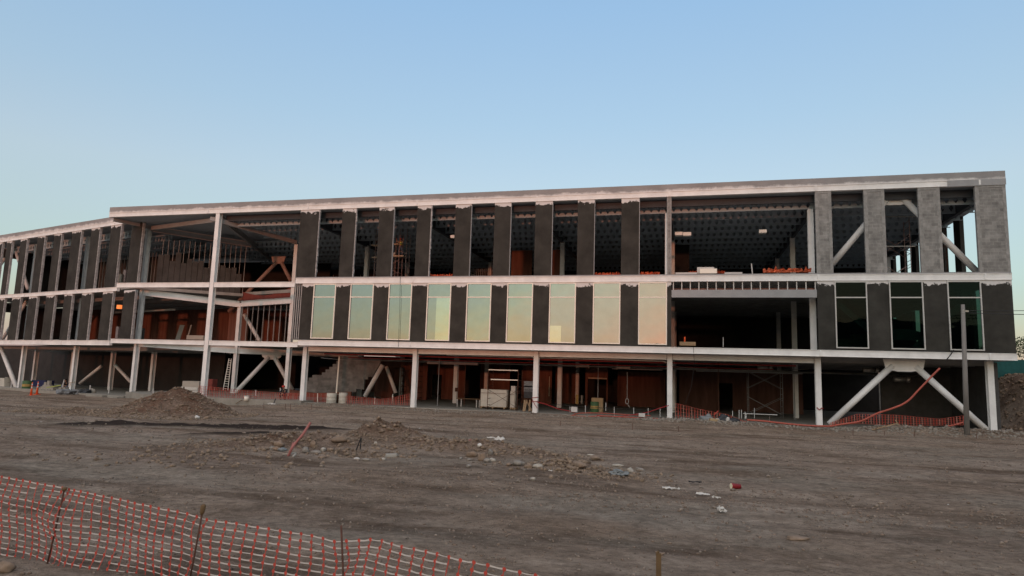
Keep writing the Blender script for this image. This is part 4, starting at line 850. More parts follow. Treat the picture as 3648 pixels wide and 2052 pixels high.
solo(MB().box(0, 1.9, -.5, .5, 0, .7), 'blue_sheet', 'blue_tarp', 'dark blue covered load behind the loose block pile', 'tarpaulin', loc=None).location = onw(*z7(810, 500), 4)
# kerb fragments at the slab edge
for (ua, va, ub, vb, lab) in ((312, 1424, 372, 1404, 'long pale concrete kerb piece left of the soil mound'), (390, 1426, 424, 1412, 'short pale concrete kerb piece next to the long one')):
    a = onw(ua, va, -1.0); b = onw(ub, va, -1.0); t_ = onw(ua, vb, -1.0); mb = MB(); mb.bar((a.x, a.y, (a.z+t_.z)/2), (b.x, b.y, (a.z+t_.z)/2), .4, t_.z-a.z); solo(mb, 'kerb_piece', 'concrete', lab, 'kerb')
p = ony(*z2(1755, 838), -.6); o = thing('bucket', 'white bucket standing on the slab edge before the orange net', 'bucket', tuple(p)); MB().tube([(0, 0, 0), (0, 0, .34)], [.15, .18], 14).build('body', 'frame_paint', o, True); MB().tube([(0, 0, .33), (0, 0, .37)], .19, 14).build('lid', 'white_plastic', o)
solo(MB().bar(onz(*z2(1620, 875), -.2), ony(*z2(1705, 825), -.6), .04, .04), 'lath', 'wood_dark', 'dark lath leaning on the slab edge left of the white bucket', 'lath')
solo(MB().bar(ony(*z2(1840, 826), -.3), ony(*z2(1925, 830), -.3), .08, .05), 'board_offcut', 'wood_dark', 'dark board offcut lying on the slab edge right of the white bucket', 'board')
p = ony(*z2(2090, 882), -.7); solo(MB().blob(p, .26, 2, .4, (1.2, .6, .3), 9), 'plastic_sheet', 'paper', 'scrap of white plastic at the slab edge near the crouching person', 'rubbish'); solo(MB().tube([p+Vector((.15, 0, 0)), p+Vector((.3, 0, .42))], .035, 6), 'tool_handle', 'tarp_dark', 'black tool handle standing in the white plastic scrap', 'tool')
# board stack behind the mound
for k, (a, b, c, dd, m, lab) in enumerate(((898, 1120, 742, 704, 'paper', 'lowest slab of the pale board stack behind the mound'), (898, 1120, 700, 662, 'paper', 'middle slab of the pale board stack behind the mound'), (915, 1140, 656, 586, 'board_pale', 'thick beige top bundle of the board stack behind the mound'))):
    if k == 2: mat('board_pale', (.38, .34, .29), .8, .08, 2)
    p0_ = ony(*z2(a, c), 2.2); p1_ = ony(*z2(b, dd), 2.2); solo(MB().box(0, p1_.x-p0_.x, 0, 1.1, 0, p1_.z-p0_.z), 'board_stack', m, lab, 'board stack', loc=None).location = p0_
solo(MB().box(-.3, .3, 0, .6, 0, .9), 'wrapped_load', 'net_dull', 'dull purple wrapped load right of the tall middle column', 'load', loc=None).location = ony(*z2(1262, 700), 3)
# ladder leaning by the recess corner
lad = thing('ladder', 'pale ladder leaning against the corner column behind the orange net', 'ladder', tuple(ony(*z2(1450, 700), 5)))
q0 = Vector(lad.location)
for (a, b) in (((1452, 700), (1530, 285)), ((1515, 702), (1560, 288))): MB().bar(ony(*z2(*a), 5)-q0, ony(*z2(*b), 7)-q0, .05, .07).build('rail', 'frame_paint', lad)
for k in range(13): t = (k+.7)/13.5; a = ony(*z2(1452, 700), 5).lerp(ony(*z2(1530, 285), 7), t)-q0; b = ony(*z2(1515, 702), 5).lerp(ony(*z2(1560, 288), 7), t)-q0; MB().tube([a, b], .02, 5).build('rung', 'frame_paint', lad)
# ---- scaffolds
def scaffold(o, x0, x1, y0, y1, z0, tops, m='rust', planks=(), r=.024, cross=True):
    L = Vector(o.location)
    def P(x, y, z): return Vector((x, y, z))-L
    for x in (x0, x1):
        mb = MB()
        for y in (y0, y1): mb.tube([P(x, y, z0), P(x, y, tops)], r, 6)
        z = z0+.35
        while z < tops: mb.tube([P(x, y0, z), P(x, y1, z)], r*.7, 5); z += .45
        mb.build('frame', m, o, True)
    if cross:
        z = z0+.2
        while z+1.3 < tops+.3:
            for y in (y0, y1):
                mb = MB(); mb.tube([P(x0, y, z), P(x1, y, z+1.25)], r*.6, 5); mb.tube([P(x0, y+.03, z+1.25), P(x1, y+.03, z)], r*.6, 5); mb.build('cross_brace', m, o, True)
            z += 1.9
    for (za, xa_, xb_) in planks: MB().box(xa_-L.x, xb_-L.x, y0-L.y-.05, y1-L.y, za-L.z, za+.06-L.z).build('plank', 'plank', o)
z4 = lambda x, y: (1480+x/5.367, 1230+y/5.367)
a = ony(*z4(1372, 1225), 2.3); b = ony(*z4(1945, 1225), 2.3); t_ = ony(*z4(1960, 465), 2.3)
so_ = thing('scaffold', 'rusty tube scaffold with pale top rails round the wrapped pallets', 'scaffold', (a.x, 2.3, .03)); scaffold(so_, a.x, b.x, 2.3, 3.5, .03, t_.z)
for vv, x0_ in ((470, 1400), (655, 1440)): MB().bar(ony(*z4(x0_, vv-3), 2.25)-Vector(so_.location), ony(*z4(1958, vv+13), 2.25)-Vector(so_.location), .05, .07).build('rail', 'frame_paint', so_)
for (xa_, xb_, va, vb, y, lab) in ((1240, 1740, 1200, 855, 3.0, 'large pallet of goods wrapped in cream sheeting inside the scaffold'), (1805, 1900, 1225, 875, 3.2, 'narrow cream wrapped pallet at the right of the scaffold')):
    p0_ = ony(*z4(xa_, va), y); p1_ = ony(*z4(xb_, vb), y); o = thing('wrapped_pallet', lab, 'pallet', tuple(p0_)); w_ = p1_.x-p0_.x; h_ = p1_.z-p0_.z
    mb = MB(); nn_ = 8; vsn = []
    for zz in range(nn_+1):
        for xx in range(nn_+1): vsn.append((w_*xx/nn_, .05*noise.noise(Vector((xx*.8, zz*.8, xa_))), .14+(h_-.14)*zz/nn_))
    mb.add(vsn, [(r_*(nn_+1)+c_, r_*(nn_+1)+c_+1, (r_+1)*(nn_+1)+c_+1, (r_+1)*(nn_+1)+c_) for r_ in range(nn_) for c_ in range(nn_)]); mb.box(0, w_, .06, .9, .14, h_-.01); mb.build('cover', 'wrap', o, True)
    mb = MB(); [mb.box(w_*q, w_*q+.1, 0, .9, 0, .10) for q in (0, .45, .9)]; mb.box(0, w_+.02, 0, .9, .101, .135); mb.build('pallet', 'wood', o)
    MB().box(.02, w_-.02, -.06, -.045, h_*.8, h_*.815).build('strap', 'rust', o)
solo(MB().box(-.16, .16, -.1, .25, 0, .35), 'carton', 'paper', 'small white carton on top of the narrow wrapped pallet', 'carton', loc=None).location = ony(*z4(1875, 872), 3.3)
for k in range(3): solo(MB().box(-.42, .42, 0, .9, 0, .42+.25*(k == 0)), 'black_crate', 'tarp_grey' if k else 'tarp_dark', ['lowest and tallest', 'middle', 'top'][k]+' dark crate of the stack left of the third column', 'crate', loc=None).location = ony(*z4(2180, [1010, 890, 800][k]), 3.0)
for k, (xa_, xb_) in enumerate(((2090, 2125), (2225, 2120), (2175, 2190), (2062, 2090))): solo(MB().bar(ony(*z4(xa_, 1262), 2.0), ony(*z4(xb_, 1045), 2.3), .10, .04), 'plank', 'wood', ['plank leaning upright left of the third column', 'plank leaning steeply to the right before the dark crates', 'plank standing upright below the dark crates', 'plank nearest the scaffold leaning below the dark crates'][k], 'plank')
tb = thing('work_table', 'low dark trestle table on the slab left of the scaffold', 'table', tuple(ony(*z4(1000, 1180), 4))); q0 = Vector(tb.location); a = ony(*z4(790, 1010), 4)-q0; b = ony(*z4(1240, 1020), 4)-q0
MB().box(a.x, b.x, -.1, .5, a.z-.04, a.z).build('tabletop', 'wood_dark', tb)
for q in (.03, .2, .85, .97): x = a.x+(b.x-a.x)*q; MB().bar((x, 0, 0), (x, 0, a.z-.04), .06, .06).build('leg', 'frame_grey', tb)
bx = ony(*z4(783, 885), 9.9); solo(MB().box(-.12, .12, -.04, 0, 0, .32), 'switch_box', 'rust', 'small reddish box fixed on the inner column left of the scaffold', 'box', loc=None).location = bx
p0_ = ony(*z5(968, 1040), 6); p1_ = ony(*z5(1160, 882), 6); solo(MB().box(0, p1_.x-p0_.x, 0, .5, -.55, p1_.z-p0_.z), 'plywood_crate', 'cardboard', 'tan plywood crate behind the green and yellow drum', 'crate', loc=None).location = p0_
p0_ = ony(*z5(705, 978), 8); p1_ = ony(*z5(752, 825), 8); solo(MB().box(0, p1_.x-p0_.x, 0, .05, 0, p1_.z-p0_.z), 'notice_board', 'drum_yellow', 'yellow notice board standing against the slim inner column', 'board', loc=None).location = p0_
p0_ = ony(*z5(792, 975), 8); p1_ = ony(*z5(818, 835), 8); solo(MB().box(0, p1_.x-p0_.x, 0, .5, 0, p1_.z-p0_.z), 'loose_sheet', 'concrete', 'grey panel standing right of the yellow notice board', 'panel', loc=None).location = p0_
p = ony(*z5(685, 1112), .8); solo(MB().box(-.2, .2, -.15, .15, 0, .33), 'bucket_box', 'white_plastic', 'white square tub on the slab at the left end of the orange hoses', 'tub', loc=None).location = p
p = ony(*z5(1812, 1192), .1); solo(MB().box(-.2, .2, -.1, .15, 0, .22), 'white_block', 'white_plastic', 'small white block lying beside the hoses near the fourth column', 'block', loc=None).location = p
solo(MB().tube([ony(*z5(270, 520), 12), ony(*z5(262, 850), 12)], .035, 6), 'conduit', 'plank', 'thin bright vertical conduit in front of the red board wall', 'pipe')
for k, (x, y, lab) in enumerate(((820, 345, 'pinkish ceiling unit hung right of the third column'), (1500, 370, 'ceiling unit hung above the looped cable'))): 
    o = solo(MB().box(-.45, .45, 0, .4, -.09, .09).box(-.5, -.452, 0, .4, -.16, .16).box(.452, .5, 0, .4, -.16, .16), 'fan_unit', 'board_pale', lab, 'ceiling unit', loc=None); o.location = ony(*z5(x, y), 7)
for (u, v, lab) in ((2718, 1310, 'round silver duct end under the ceiling of the dark fourth bay'), (3095, 1318, 'round silver duct end under the ceiling left of the brace gusset'), (3205, 1352, 'double silver duct end behind the big brace')):
    q = ony(u, v, 7); solo(MB().tube([q+Vector((-.35, 0, 0)), q+Vector((.35, .1, 0))], .17, 12).tube([q+Vector((.42, 0, 0)), q+Vector((.62, .1, 0))], .19, 12), 'duct', 'pipe_metal', lab, 'duct', smooth=True)
# dim scaffold deep in the fourth bay
a = ony(2668, 1475, 9); b = ony(2790, 1475, 9); so3 = thing('scaffold', 'dim scaffold frame standing deep in the dark fourth bay', 'scaffold', (a.x, 9, .03)); scaffold(so3, a.x, b.x, 9, 10.2, .03, 3.3, 'grey_steel')
a = ony(1425, 1420, 9); b = ony(1482, 1420, 9); so5 = thing('scaffold', 'dim scaffold frame behind the brace in the first bay', 'scaffold', (a.x, 9, .03)); scaffold(so5, a.x, b.x, 9, 10.2, .03, 3.4, 'rust', r=.03)
for k, (u, y, lab) in enumerate(((1560, 5, 'steel prop left of the inner column in the second bay'), (1655, 8, 'steel prop right of the inner column in the second bay'), (2130, 7, 'steel prop beside the looped cable in the third bay'), (2560, 6, 'steel prop left of the dim scaffold in the fourth bay'), (2830, 8, 'steel prop by the right inner column of the fourth bay'))):
    q = ony(u, 1400, y); solo(MB().tube([(q.x, y, .03), (q.x, y, 1.9)], .035, 7).tube([(q.x, y, 1.9), (q.x, y, 3.9)], .024, 7).box(q.x-.08, q.x+.08, y-.08, y+.08, .03, .045), 'prop', 'rust' if k % 2 else 'grey_steel', lab, 'prop')
for k, (ua, ub, y, z, lab) in enumerate(((1140, 1450, 4.5, 3.45, 'loose cable sagging below the ceiling of the first bay'), (1500, 1880, 5.5, 3.5, 'loose cable sagging below the ceiling of the second bay'), (1930, 2360, 6.0, 3.5, 'loose cable sagging below the ceiling of the third bay'), (2400, 2890, 5.0, 3.5, 'loose cable sagging below the ceiling of the fourth bay'))):
    xa_, xb_ = ony(ua, 1330, y).x, ony(ub, 1330, y).x; solo(MB().tube(sag((xa_, y, z), (xb_, y+1, z+.1), .16), .018, 5), 'loose_cable', 'pipe_metal', lab, 'cable')
for k, (ua, ub, y, lab) in enumerate(((1520, 1700, 7.5, 'grey rectangular duct hung across the second bay'), (2180, 2360, 8.5, 'grey cable tray hung at the right of the third bay'), (2480, 2860, 8.0, 'long grey cable tray hung across the fourth bay'))):
    xa_, xb_ = ony(ua, 1330, y).x, ony(ub, 1330, y).x; mb = MB(); mb.box(xa_, xb_, y, y+.35, 3.25, 3.25+(.25 if k == 0 else .07))
    for q in (.1, .5, .9): mb.box(xa_+(xb_-xa_)*q, xa_+(xb_-xa_)*q+.03, y+.1, y+.13, 3.3, 4.2)
    solo(mb, 'cable_tray' if k else 'duct', 'grey_steel', lab, 'tray' if k else 'duct')
# ---- rubbish heap before the fourth bay
z8 = lambda x, y: (2400+x/6.44, 1380+y/6.44)
def pz(x, y, yy=-.4): return ony(*z8(x, y), yy)
p = pz(780, 740); solo(MB().blob(p, .50, 3, .35, (1, .6, .62), 2), 'rubbish_bag', 'tarp_grey', 'big grey plastic bag, largest thing in the rubbish heap', 'rubbish bag', smooth=True)
p = pz(1140, 730); solo(MB().blob(p, .34, 3, .4, (1, .6, .8), 5), 'rubbish_bag', 'tarp_dark', 'black rubbish bag in the middle of the heap', 'rubbish bag', smooth=True)
p = pz(1330, 770); solo(MB().blob(p, .34, 3, .4, (1.3, .6, .5), 8), 'rubbish_bag', 'tarp_dark', 'flat black rubbish bag at the right of the heap', 'rubbish bag', smooth=True)
p = pz(915, 850, -.7); o = solo(MB().box(-.26, .26, -.15, .15, 0, .36), 'carton', 'cardboard', 'torn brown carton in front of the rubbish bags', 'carton', loc=None); o.location = p; o.rotation_euler = (0, .12, .3)
p = pz(1000, 745, -.6); solo(MB().blob(p, .13, 2, .4, (1.2, 1, .8), 3), 'paper_ball', 'paper', 'crumpled white paper between the rubbish bags', 'rubbish')
p = pz(1240, 735, -.55); solo(MB().blob(p, .12, 2, .4, (.9, 1, 1.2), 6), 'paper_ball', 'paper', 'crumpled white paper right of the middle black bag', 'rubbish')
solo(MB().tube([pz(1060, 815, -.8), pz(1385, 850, -.8)], .11, 10), 'cardboard_tube', 'board_dark', 'thick brown tube lying in front of the rubbish bags', 'tube', smooth=True)
solo(MB().blob(pz(1530, 850, -.8), .42, 2, .45, (1.5, .5, .16), 11), 'plastic_sheet', 'paper', 'white plastic sheet lying at the right end of the rubbish heap', 'rubbish')
solo(MB().blob(pz(665, 800, -.8), .3, 2, .5, (1.2, .5, .3), 12), 'plastic_sheet', 'paper', 'crumpled white sheet at the left of the grey bag', 'rubbish')
solo(MB().bar(pz(930, 625, -.3), pz(1025, 535, -.3), .03, .05), 'stick', 'net_orange', 'red stick poking out behind the grey bag', 'stick')
solo(MB().tube(smoothline([pz(1230, 800, -.9), pz(1500, 840, -.9), pz(1850, 880, -.9), pz(2150, 868, -.9), pz(2480, 810, -.9)]), .02, 5), 'hose', 'cable', 'thin black hose trailing right from the rubbish heap', 'hose')
for i, (x, y0_, y1_) in enumerate(((1500, 690, 520), (1555, 690, 515), (1640, 700, 560), (1350, 640, 540), (1660, 690, 610), (2200, 860, 670), (1850, 690, 470))): rod(*z8(x, y1_), z8(x, y0_)[1], .5, .025 if i < 5 else .016, 'stick_green' if False else 'frame_grey', label='thin stick standing in the dirt right of the rubbish heap', name='stick', cat='stick', group='sticks right of the rubbish heap')
solo(MB().tube([pz(1590, 600, .5), pz(2380, 632, .5)], .025, 6), 'rail', 'frame_grey', 'thin horizontal rail tied between the sticks in the fourth bay', 'rail')
solo(MB().bar(ony(*z1(1540, 632), -1.3), ony(*z1(1710, 590), -1.1), .07, .05), 'plank', 'wood', 'weathered plank lying on the rubble under the big brace', 'plank')
solo(MB().bar(ony(*z1(1700, 565), -1.0), ony(*z1(1725, 602), -1.1), .06, .04), 'plank', 'wood', 'short stick leaning on the weathered plank under the big brace', 'plank')
solo(MB().tube(smoothline([ony(*z1(2040, 612), -.3), ony(*z1(2110, 598), -.2), ony(*z1(2160, 582), -.1)]), .05, 6), 'hose', 'hose', 'short red hose piece left of the utility pole', 'hose', smooth=True)
# ---- third floor things
def strip(ua, ub, vt, vb, y, label, seed):  # ragged strip for things lit low by the sun; the glow is its colour
    a = ony(ua, vb, y); b = ony(ub, vt, y); n = 26; vsn = []; w_ = b.x-a.x; h_ = b.z-a.z
    for r_ in range(5):
        for c_ in range(n+1): vsn.append((w_*c_/n, .16*noise.noise(Vector((c_*.9, r_*.8, seed)))-.02*r_, h_*(r_/4)*(.62+.95*noise.noise(Vector((c_*.8, seed, 0))) if r_ > 1 else .8)))
    mb = MB(); mb.add(vsn, [(r_*(n+1)+c_, r_*(n+1)+c_+1, (r_+1)*(n+1)+c_+1, (r_+1)*(n+1)+c_) for r_ in range(4) for c_ in range(n)])
    o = solo(mb, 'glow_strip', 'orange_glow_paint', label, 'plastic sheeting', loc=None); o.location = a; return o
zr3 = lambda x, y: (1000+x/3.22, 650+y/3.22); zr4 = lambda x, y: (1700+x/3.22, 640+y/3.22); zr7 = lambda x, y: (2300+x/2.07, 600+y/2.07)
strip(zr3(1690, 0)[0], zr3(1972, 0)[0], zr3(0, 1042)[1], zr3(0, 1085)[1], .6, 'strip painted with orange sunset glow on the third floor edge in the narrow opening right of the worker', 1)
strip(zr4(1345, 0)[0], zr4(1648, 0)[0], zr4(0, 1055)[1], zr4(0, 1100)[1], .6, 'strip painted with orange sunset glow on the third floor edge, second opening left of the thin pier', 2)
strip(zr4(1850, 0)[0], zr4(2095, 0)[0], zr4(0, 1045)[1], zr4(0, 1095)[1], .6, 'strip painted with orange sunset glow on the third floor edge just left of the thin pier', 3)
strip(zr7(865, 0)[0], zr7(1220, 0)[0], zr7(0, 722)[1], zr7(0, 768)[1], .8, 'longest strip painted with orange sunset glow, on the third floor edge of the wide opening', 4)
strip(zr7(318, 0)[0], zr7(385, 0)[0], zr7(0, 752)[1], zr7(0, 775)[1], 1.0, 'small strip painted with orange sunset glow left of the white box in the wide opening', 5)
strip(zr7(525, 0)[0], zr7(585, 0)[0], zr7(0, 748)[1], zr7(0, 775)[1], 1.0, 'small strip painted with orange sunset glow right of the white box in the wide opening', 6)
def boxpx(za, x0_, x1_, vt, vb, y, d, name, m, lab, cat):
    a = ony(*za(x0_, vb), y); b = ony(*za(x1_, vt), y); o = solo(MB().box(0, b.x-a.x, 0, d, 0, b.z-a.z), name, m, lab, cat, loc=None); o.location = a; return o
boxpx(zr7, 380, 505, 727, 776, .7, .6, 'white_box', 'white_plastic', 'large white box on the third floor edge of the wide opening', 'box')
boxpx(zr7, 400, 526, 738, 774, .45, .2, 'cream_box', 'frame_paint', 'cream box in front of the large white box', 'box')
boxpx(zr7, 220, 380, 766, 780, .5, .5, 'loose_sheet', 'white_plastic', 'flat white panel lying left of the large white box', 'panel')
boxpx(zr7, 583, 713, 765, 778, .5, .5, 'loose_sheet', 'white_plastic', 'flat white panel lying right of the large white box', 'panel')
rod(zr7(780, 0)[0], zr7(0, 702)[1], zr7(0, 775)[1], .6, .035, 'white_plastic', zr7(788, 0)[0], 'white rod standing on the third floor edge in the wide opening', 'rod', 'rod')
for (x0_, x1_, vt, vb, lab) in ((217, 272, 467, 492, 'left bright white duct end high in the wide opening'), (276, 336, 469, 495, 'bright white duct end next to the left one, high in the wide opening'), (838, 893, 450, 474, 'small bright white duct end high in the wide opening, alone at right')):
    boxpx(zr7, x0_, x1_, vt, vb, 2.6, .5, 'duct_end', 'duct_bright', lab, 'duct')
boxpx(zr3, 1945, 1992, 603, 636, 2.0, .3, 'white_box', 'duct_bright', 'small bright box hanging in the opening right of the worker', 'box')
zc = lambda x, y: (1380+x/8.05, 820+y/8.05)
ys_ = 5.5
a = ony(*zc(300, 1340), ys_); b = ony(*zc(505, 1340), ys_); t_ = ony(*zc(375, -40), ys_)
sw = thing('scaffold', 'tall thin reddish scaffold with planks that the hi-vis worker stands on', 'scaffold', (a.x, ys_, 9.31)); scaffold(sw, a.x, b.x, ys_, ys_+.7, 9.31, t_.z, 'primer_red', r=.026, cross=False)
for (xa_, ya_, xb_, yb_) in ((165, 940, 310, 865), (135, 1140, 300, 1235), (370, 600, 530, 675)): MB().tube([ony(*zc(xa_, ya_), ys_+.02)-Vector(sw.location), ony(*zc(xb_, yb_), ys_+.02)-Vector(sw.location)], .018, 5).build('cross_brace', 'primer_red', sw)
fz = ony(*zc(320, 742), ys_); q0 = Vector(sw.location)
for (x0_, x1_, yy) in ((140, 500, 745), (165, 352, 405)):
    pa = ony(*zc(x0_, yy), ys_+.3)-q0; pb_ = ony(*zc(x1_, yy), ys_+.3)-q0; MB().box(pa.x, pb_.x, 0, .5, pa.z-.09, pa.z).build('plank', 'plank', sw)
a = ony(*zr3(1068, 1080), ys_); t_ = ony(*zr3(1095, 545), ys_); sw2 = thing('scaffold', 'slim scaffold tower half hidden behind the dark panel left of the worker', 'scaffold', (a.x, ys_, 9.31)); scaffold(sw2, a.x-0.0, a.x+1.3, ys_, ys_+1.2, 9.31, t_.z, 'primer_red', r=.03)
for yy in (715, 855): pa = ony(*zr3(1040, yy), ys_)-Vector(sw2.location); MB().box(pa.x, pa.x+1.4, 0, .5, pa.z-.06, pa.z).build('plank', 'plank', sw2)
p = ony(*zc(185, 742), ys_+.3); o = thing('paint_bucket', 'pale paint bucket on the scaffold plank beside the worker', 'bucket', tuple(p)); MB().tube([(0, 0, 0), (0, 0, .26)], [.12, .15], 12).build('body', 'frame_grey', o, True); MB().tube([(0, 0, .25), (0, 0, .27)], .16, 12).build('rim', 'white_plastic', o)
zr8 = lambda x, y: (2850+x/1.9587, 560+y/1.9587)
a = ony(*zr8(725, 800), 5); b = ony(*zr8(778, 800), 5); t_ = ony(*zr8(765, 415), 5); sw3 = thing('scaffold', 'reddish scaffold behind the third floor brace at the right end', 'scaffold', (a.x-.9, 5, 9.31)); scaffold(sw3, a.x-1.3, b.x, 5, 6.2, 9.31, t_.z, 'primer_red', r=.028)
q0 = Vector(sw3.location)
for vv in (415, 622): pa = ony(*zr8(600, vv), 5)-q0; pb_ = ony(*zr8(805, vv), 5)-q0; MB().bar(pa, pb_, .05, .07).build('rail', 'frame_grey', sw3)
sw4 = thing('scaffold', 'scaffold ladder tower seen against the sky through the end wall', 'scaffold', (45.2, 7.2, 9.31)); scaffold(sw4, 44.9, 45.5, 7.2, 9.4, 9.31, 13.6, 'rust', r=.03, cross=True)
# second floor left wing goods and terrace things
boxpx(lambda x, y: (x/1.811, y/1.811+650), 742, 766, 930, 1004, 5.2, .8, 'wrapped_bundle', 'wrap_pink', 'pinkish wrapped bundle on the second floor of the left wing', 'bundle')
boxpx(lambda x, y: (x/1.811, y/1.811+650), 790, 814, 563, 640, 5.2, .8, 'wrapped_bundle', 'wrap_pink', 'pinkish wrapped bundle on the third floor of the left wing', 'bundle')
boxpx(lambda x, y: (x/1.811, y/1.811+650), 742, 786, 592, 642, 5.0, .8, 'crate', 'concrete', 'grey crate left of the pinkish bundle on the third floor', 'crate')
zr2 = lambda x, y: (350+x/1.811, 680+y/1.811)
solo(MB().bar(ony(*zr2(512, 960), 9), ony(*zr2(542, 866), 9.4), .5, .05, upv=(0, 1, 0)), 'leaning_board', 'board_pale', 'pale board leaning at the back of the second floor left of the recess', 'board')
solo(MB().bar(ony(*zr2(575, 955), 9), ony(*zr2(600, 865), 9.4), .12, .05, upv=(0, 1, 0)), 'leaning_board', 'board_pale', 'narrow board leaning right of the wide pale board', 'board')
boxpx(zr2, 568, 680, 933, 958, 6.5, .9, 'board_stack', 'board_pale', 'low stack of pale boards on the second floor beside the middle column', 'board stack')
boxpx(zr2, 218, 246, 882, 955, 4.5, 1.0, 'grey_bundle', 'mineral_board', 'grey bundle of sheets standing behind the wing corner column', 'bundle')
cr = thing('pallet_crate', 'small wooden crate on the terrace floor edge', 'crate', tuple(ony(*zr7(250, 1305), .9))); q = ony(*zr7(370, 1280), .9)-Vector(cr.location)
for k in range(3): MB().box(0, q.x, -.02, .0, q.z*k/3+.02, q.z*(k+1)/3).build('slat', 'wood', cr)
MB().box(.02, q.x-.02, .002, .5, 0, q.z*.9).build('box', 'cardboard', cr); MB().tube([(q.x*.32, .1, q.z), (q.x*.32, .1, q.z+.33)], .05, 8).build('bottle', 'cone_orange', cr)
rod(zr7(572, 0)[0], zr7(0, 1245)[1], zr7(0, 1310)[1], .8, .02, 'white_plastic', None, 'thin white rod standing on the terrace floor edge', 'rod', 'rod')
m = bpy.data.materials.new('lamp_glow'); m.use_nodes = True; pr_ = m.node_tree.nodes['Principled BSDF']; pr_.inputs['Emission Color'].default_value = (1, .25, .06, 1); pr_.inputs['Emission Strength'].default_value = .35; pr_.inputs['Base Color'].default_value = (.6, .2, .08, 1); MAT['lamp_glow'] = m
boxpx(lambda x, y: (x/1.811, y/1.811+650), 751, 775, 790, 814, 6.0, .25, 'site_lamp', 'lamp_glow', 'glowing orange square lamp hung on the second floor of the left wing', 'lamp')
# goods seen through the green right hand windows
boxpx(lambda x, y: (2900+x/4.14, 950+y/4.14), 350, 580, 1062, 1195, 4, 1, 'stacked_sheets', 'board_olive', 'lower stack of tan sheets behind the first green window', 'board stack')
boxpx(lambda x, y: (2900+x/4.14, 950+y/4.14), 582, 790, 1000, 1195, 4, 1, 'stacked_sheets', 'board_olive', 'taller stack of tan sheets behind the first green window', 'board stack')
# ---- debris, rocks and litter on the open ground
def rock(u, v, size, m, label, sq=(1, .8, .7), seed=0, rz=0, cat='rock', name='rock', grp=None, sink=.35):
    p = onz(u, v, .1); zg = Z(p.x, p.y); p = onz(u, v, zg); r = size/2
    o = solo(MB().blob((0, 0, 0), r, 3, .22, sq, seed, rz), name, m, label, cat, grp, smooth=True, loc=None); o.location = (p.x, p.y+r*.3, Z(p.x, p.y)+r*sq[2]*(1-sink)); return o
z6 = lambda x, y: (1600+x/3.68, 1560+y/3.68)
for i, (x, y, s, m, lab, sq) in enumerate((
    (285, 248, .36, 'stone_tan', 'large rounded tan cobble at the left of the cobble cluster', (1, .8, .62)), (425, 292, .34, 'stone_tan', 'large egg shaped tan cobble leaning in the middle of the cobble cluster', (.85, .8, .85)),
    (492, 315, .24, 'stone_grey', 'grey brown cobble at the front of the cobble cluster', (1, .8, .7)), (565, 303, .20, 'stone_pale', 'smooth pale cobble at the right of the cobble cluster', (1, .8, .7)), (375, 240, .2, 'stone_tan', 'small flat tan cobble wedged between the two large ones', (1.2, .8, .5)),
    (535, 235, .22, 'stone_grey', 'upright grey cobble behind the pale one in the cluster', (.7, .7, 1)), (392, 195, .16, 'paper', 'small bright white stone above the cobble cluster', (1, .8, .9)), (262, 285, .15, 'stone_grey', 'small grey cobble below the large rounded one', (1.2, .8, .5)),
    (150, 270, .14, 'stone_grey', 'small grey cobble alone left of the cobble cluster', (1.1, .8, .6)), (893, 372, .30, 'stone_grey', 'smooth grey cobble alone right of the cluster', (1, .8, .6)), (962, 368, .13, 'stone_grey', 'small grey pebble touching the smooth grey cobble', (1, 1, .7)),
    (775, 368, .18, 'stone_tan', 'brown cobble left of the smooth grey one', (1, .8, .6)), (1045, 400, .19, 'stone_tan', 'round brown cobble right of the smooth grey one', (1, .8, .75)), (1155, 405, .24, 'stone_pale', 'jagged pale rock right of the round brown cobble', (1.1, .7, .6)),
    (1910, 300, .42, 'stone_tan', 'large flat tan rock alone at the right of the dug ground', (1.1, .7, .42)), (1690, 432, .42, 'stone_tan', 'long pale tan boulder at the edge of the small pit', (1.3, .7, .42)), (1860, 228, .22, 'stone_pale', 'flat pale rock just behind the large flat tan rock', (1.3, .7, .35)),
    (2370, 452, .26, 'stone_pale', 'pale rock right of the blue plastic', (1, .7, .6)), (2500, 420, .26, 'stone_grey', 'flat grey rock far right of the blue plastic', (1.4, .7, .35)), (2210, 378, .24, 'stone_pale', 'flat pale rock behind the blue plastic', (1.4, .7, .35)),
    (1095, 548, .14, 'stone_pale', 'small pale stone in front of the jagged pale rock', (1, .8, .7)), (250, 385, .18, 'stone_grey', 'grey half buried stone in front of the cobble cluster', (1.2, .8, .5)))):
    rock(*z6(x, y), s, m, lab, sq, i*3+1, i)
z55 = lambda x, y: (900+x/4.293, 1480+y/4.293)
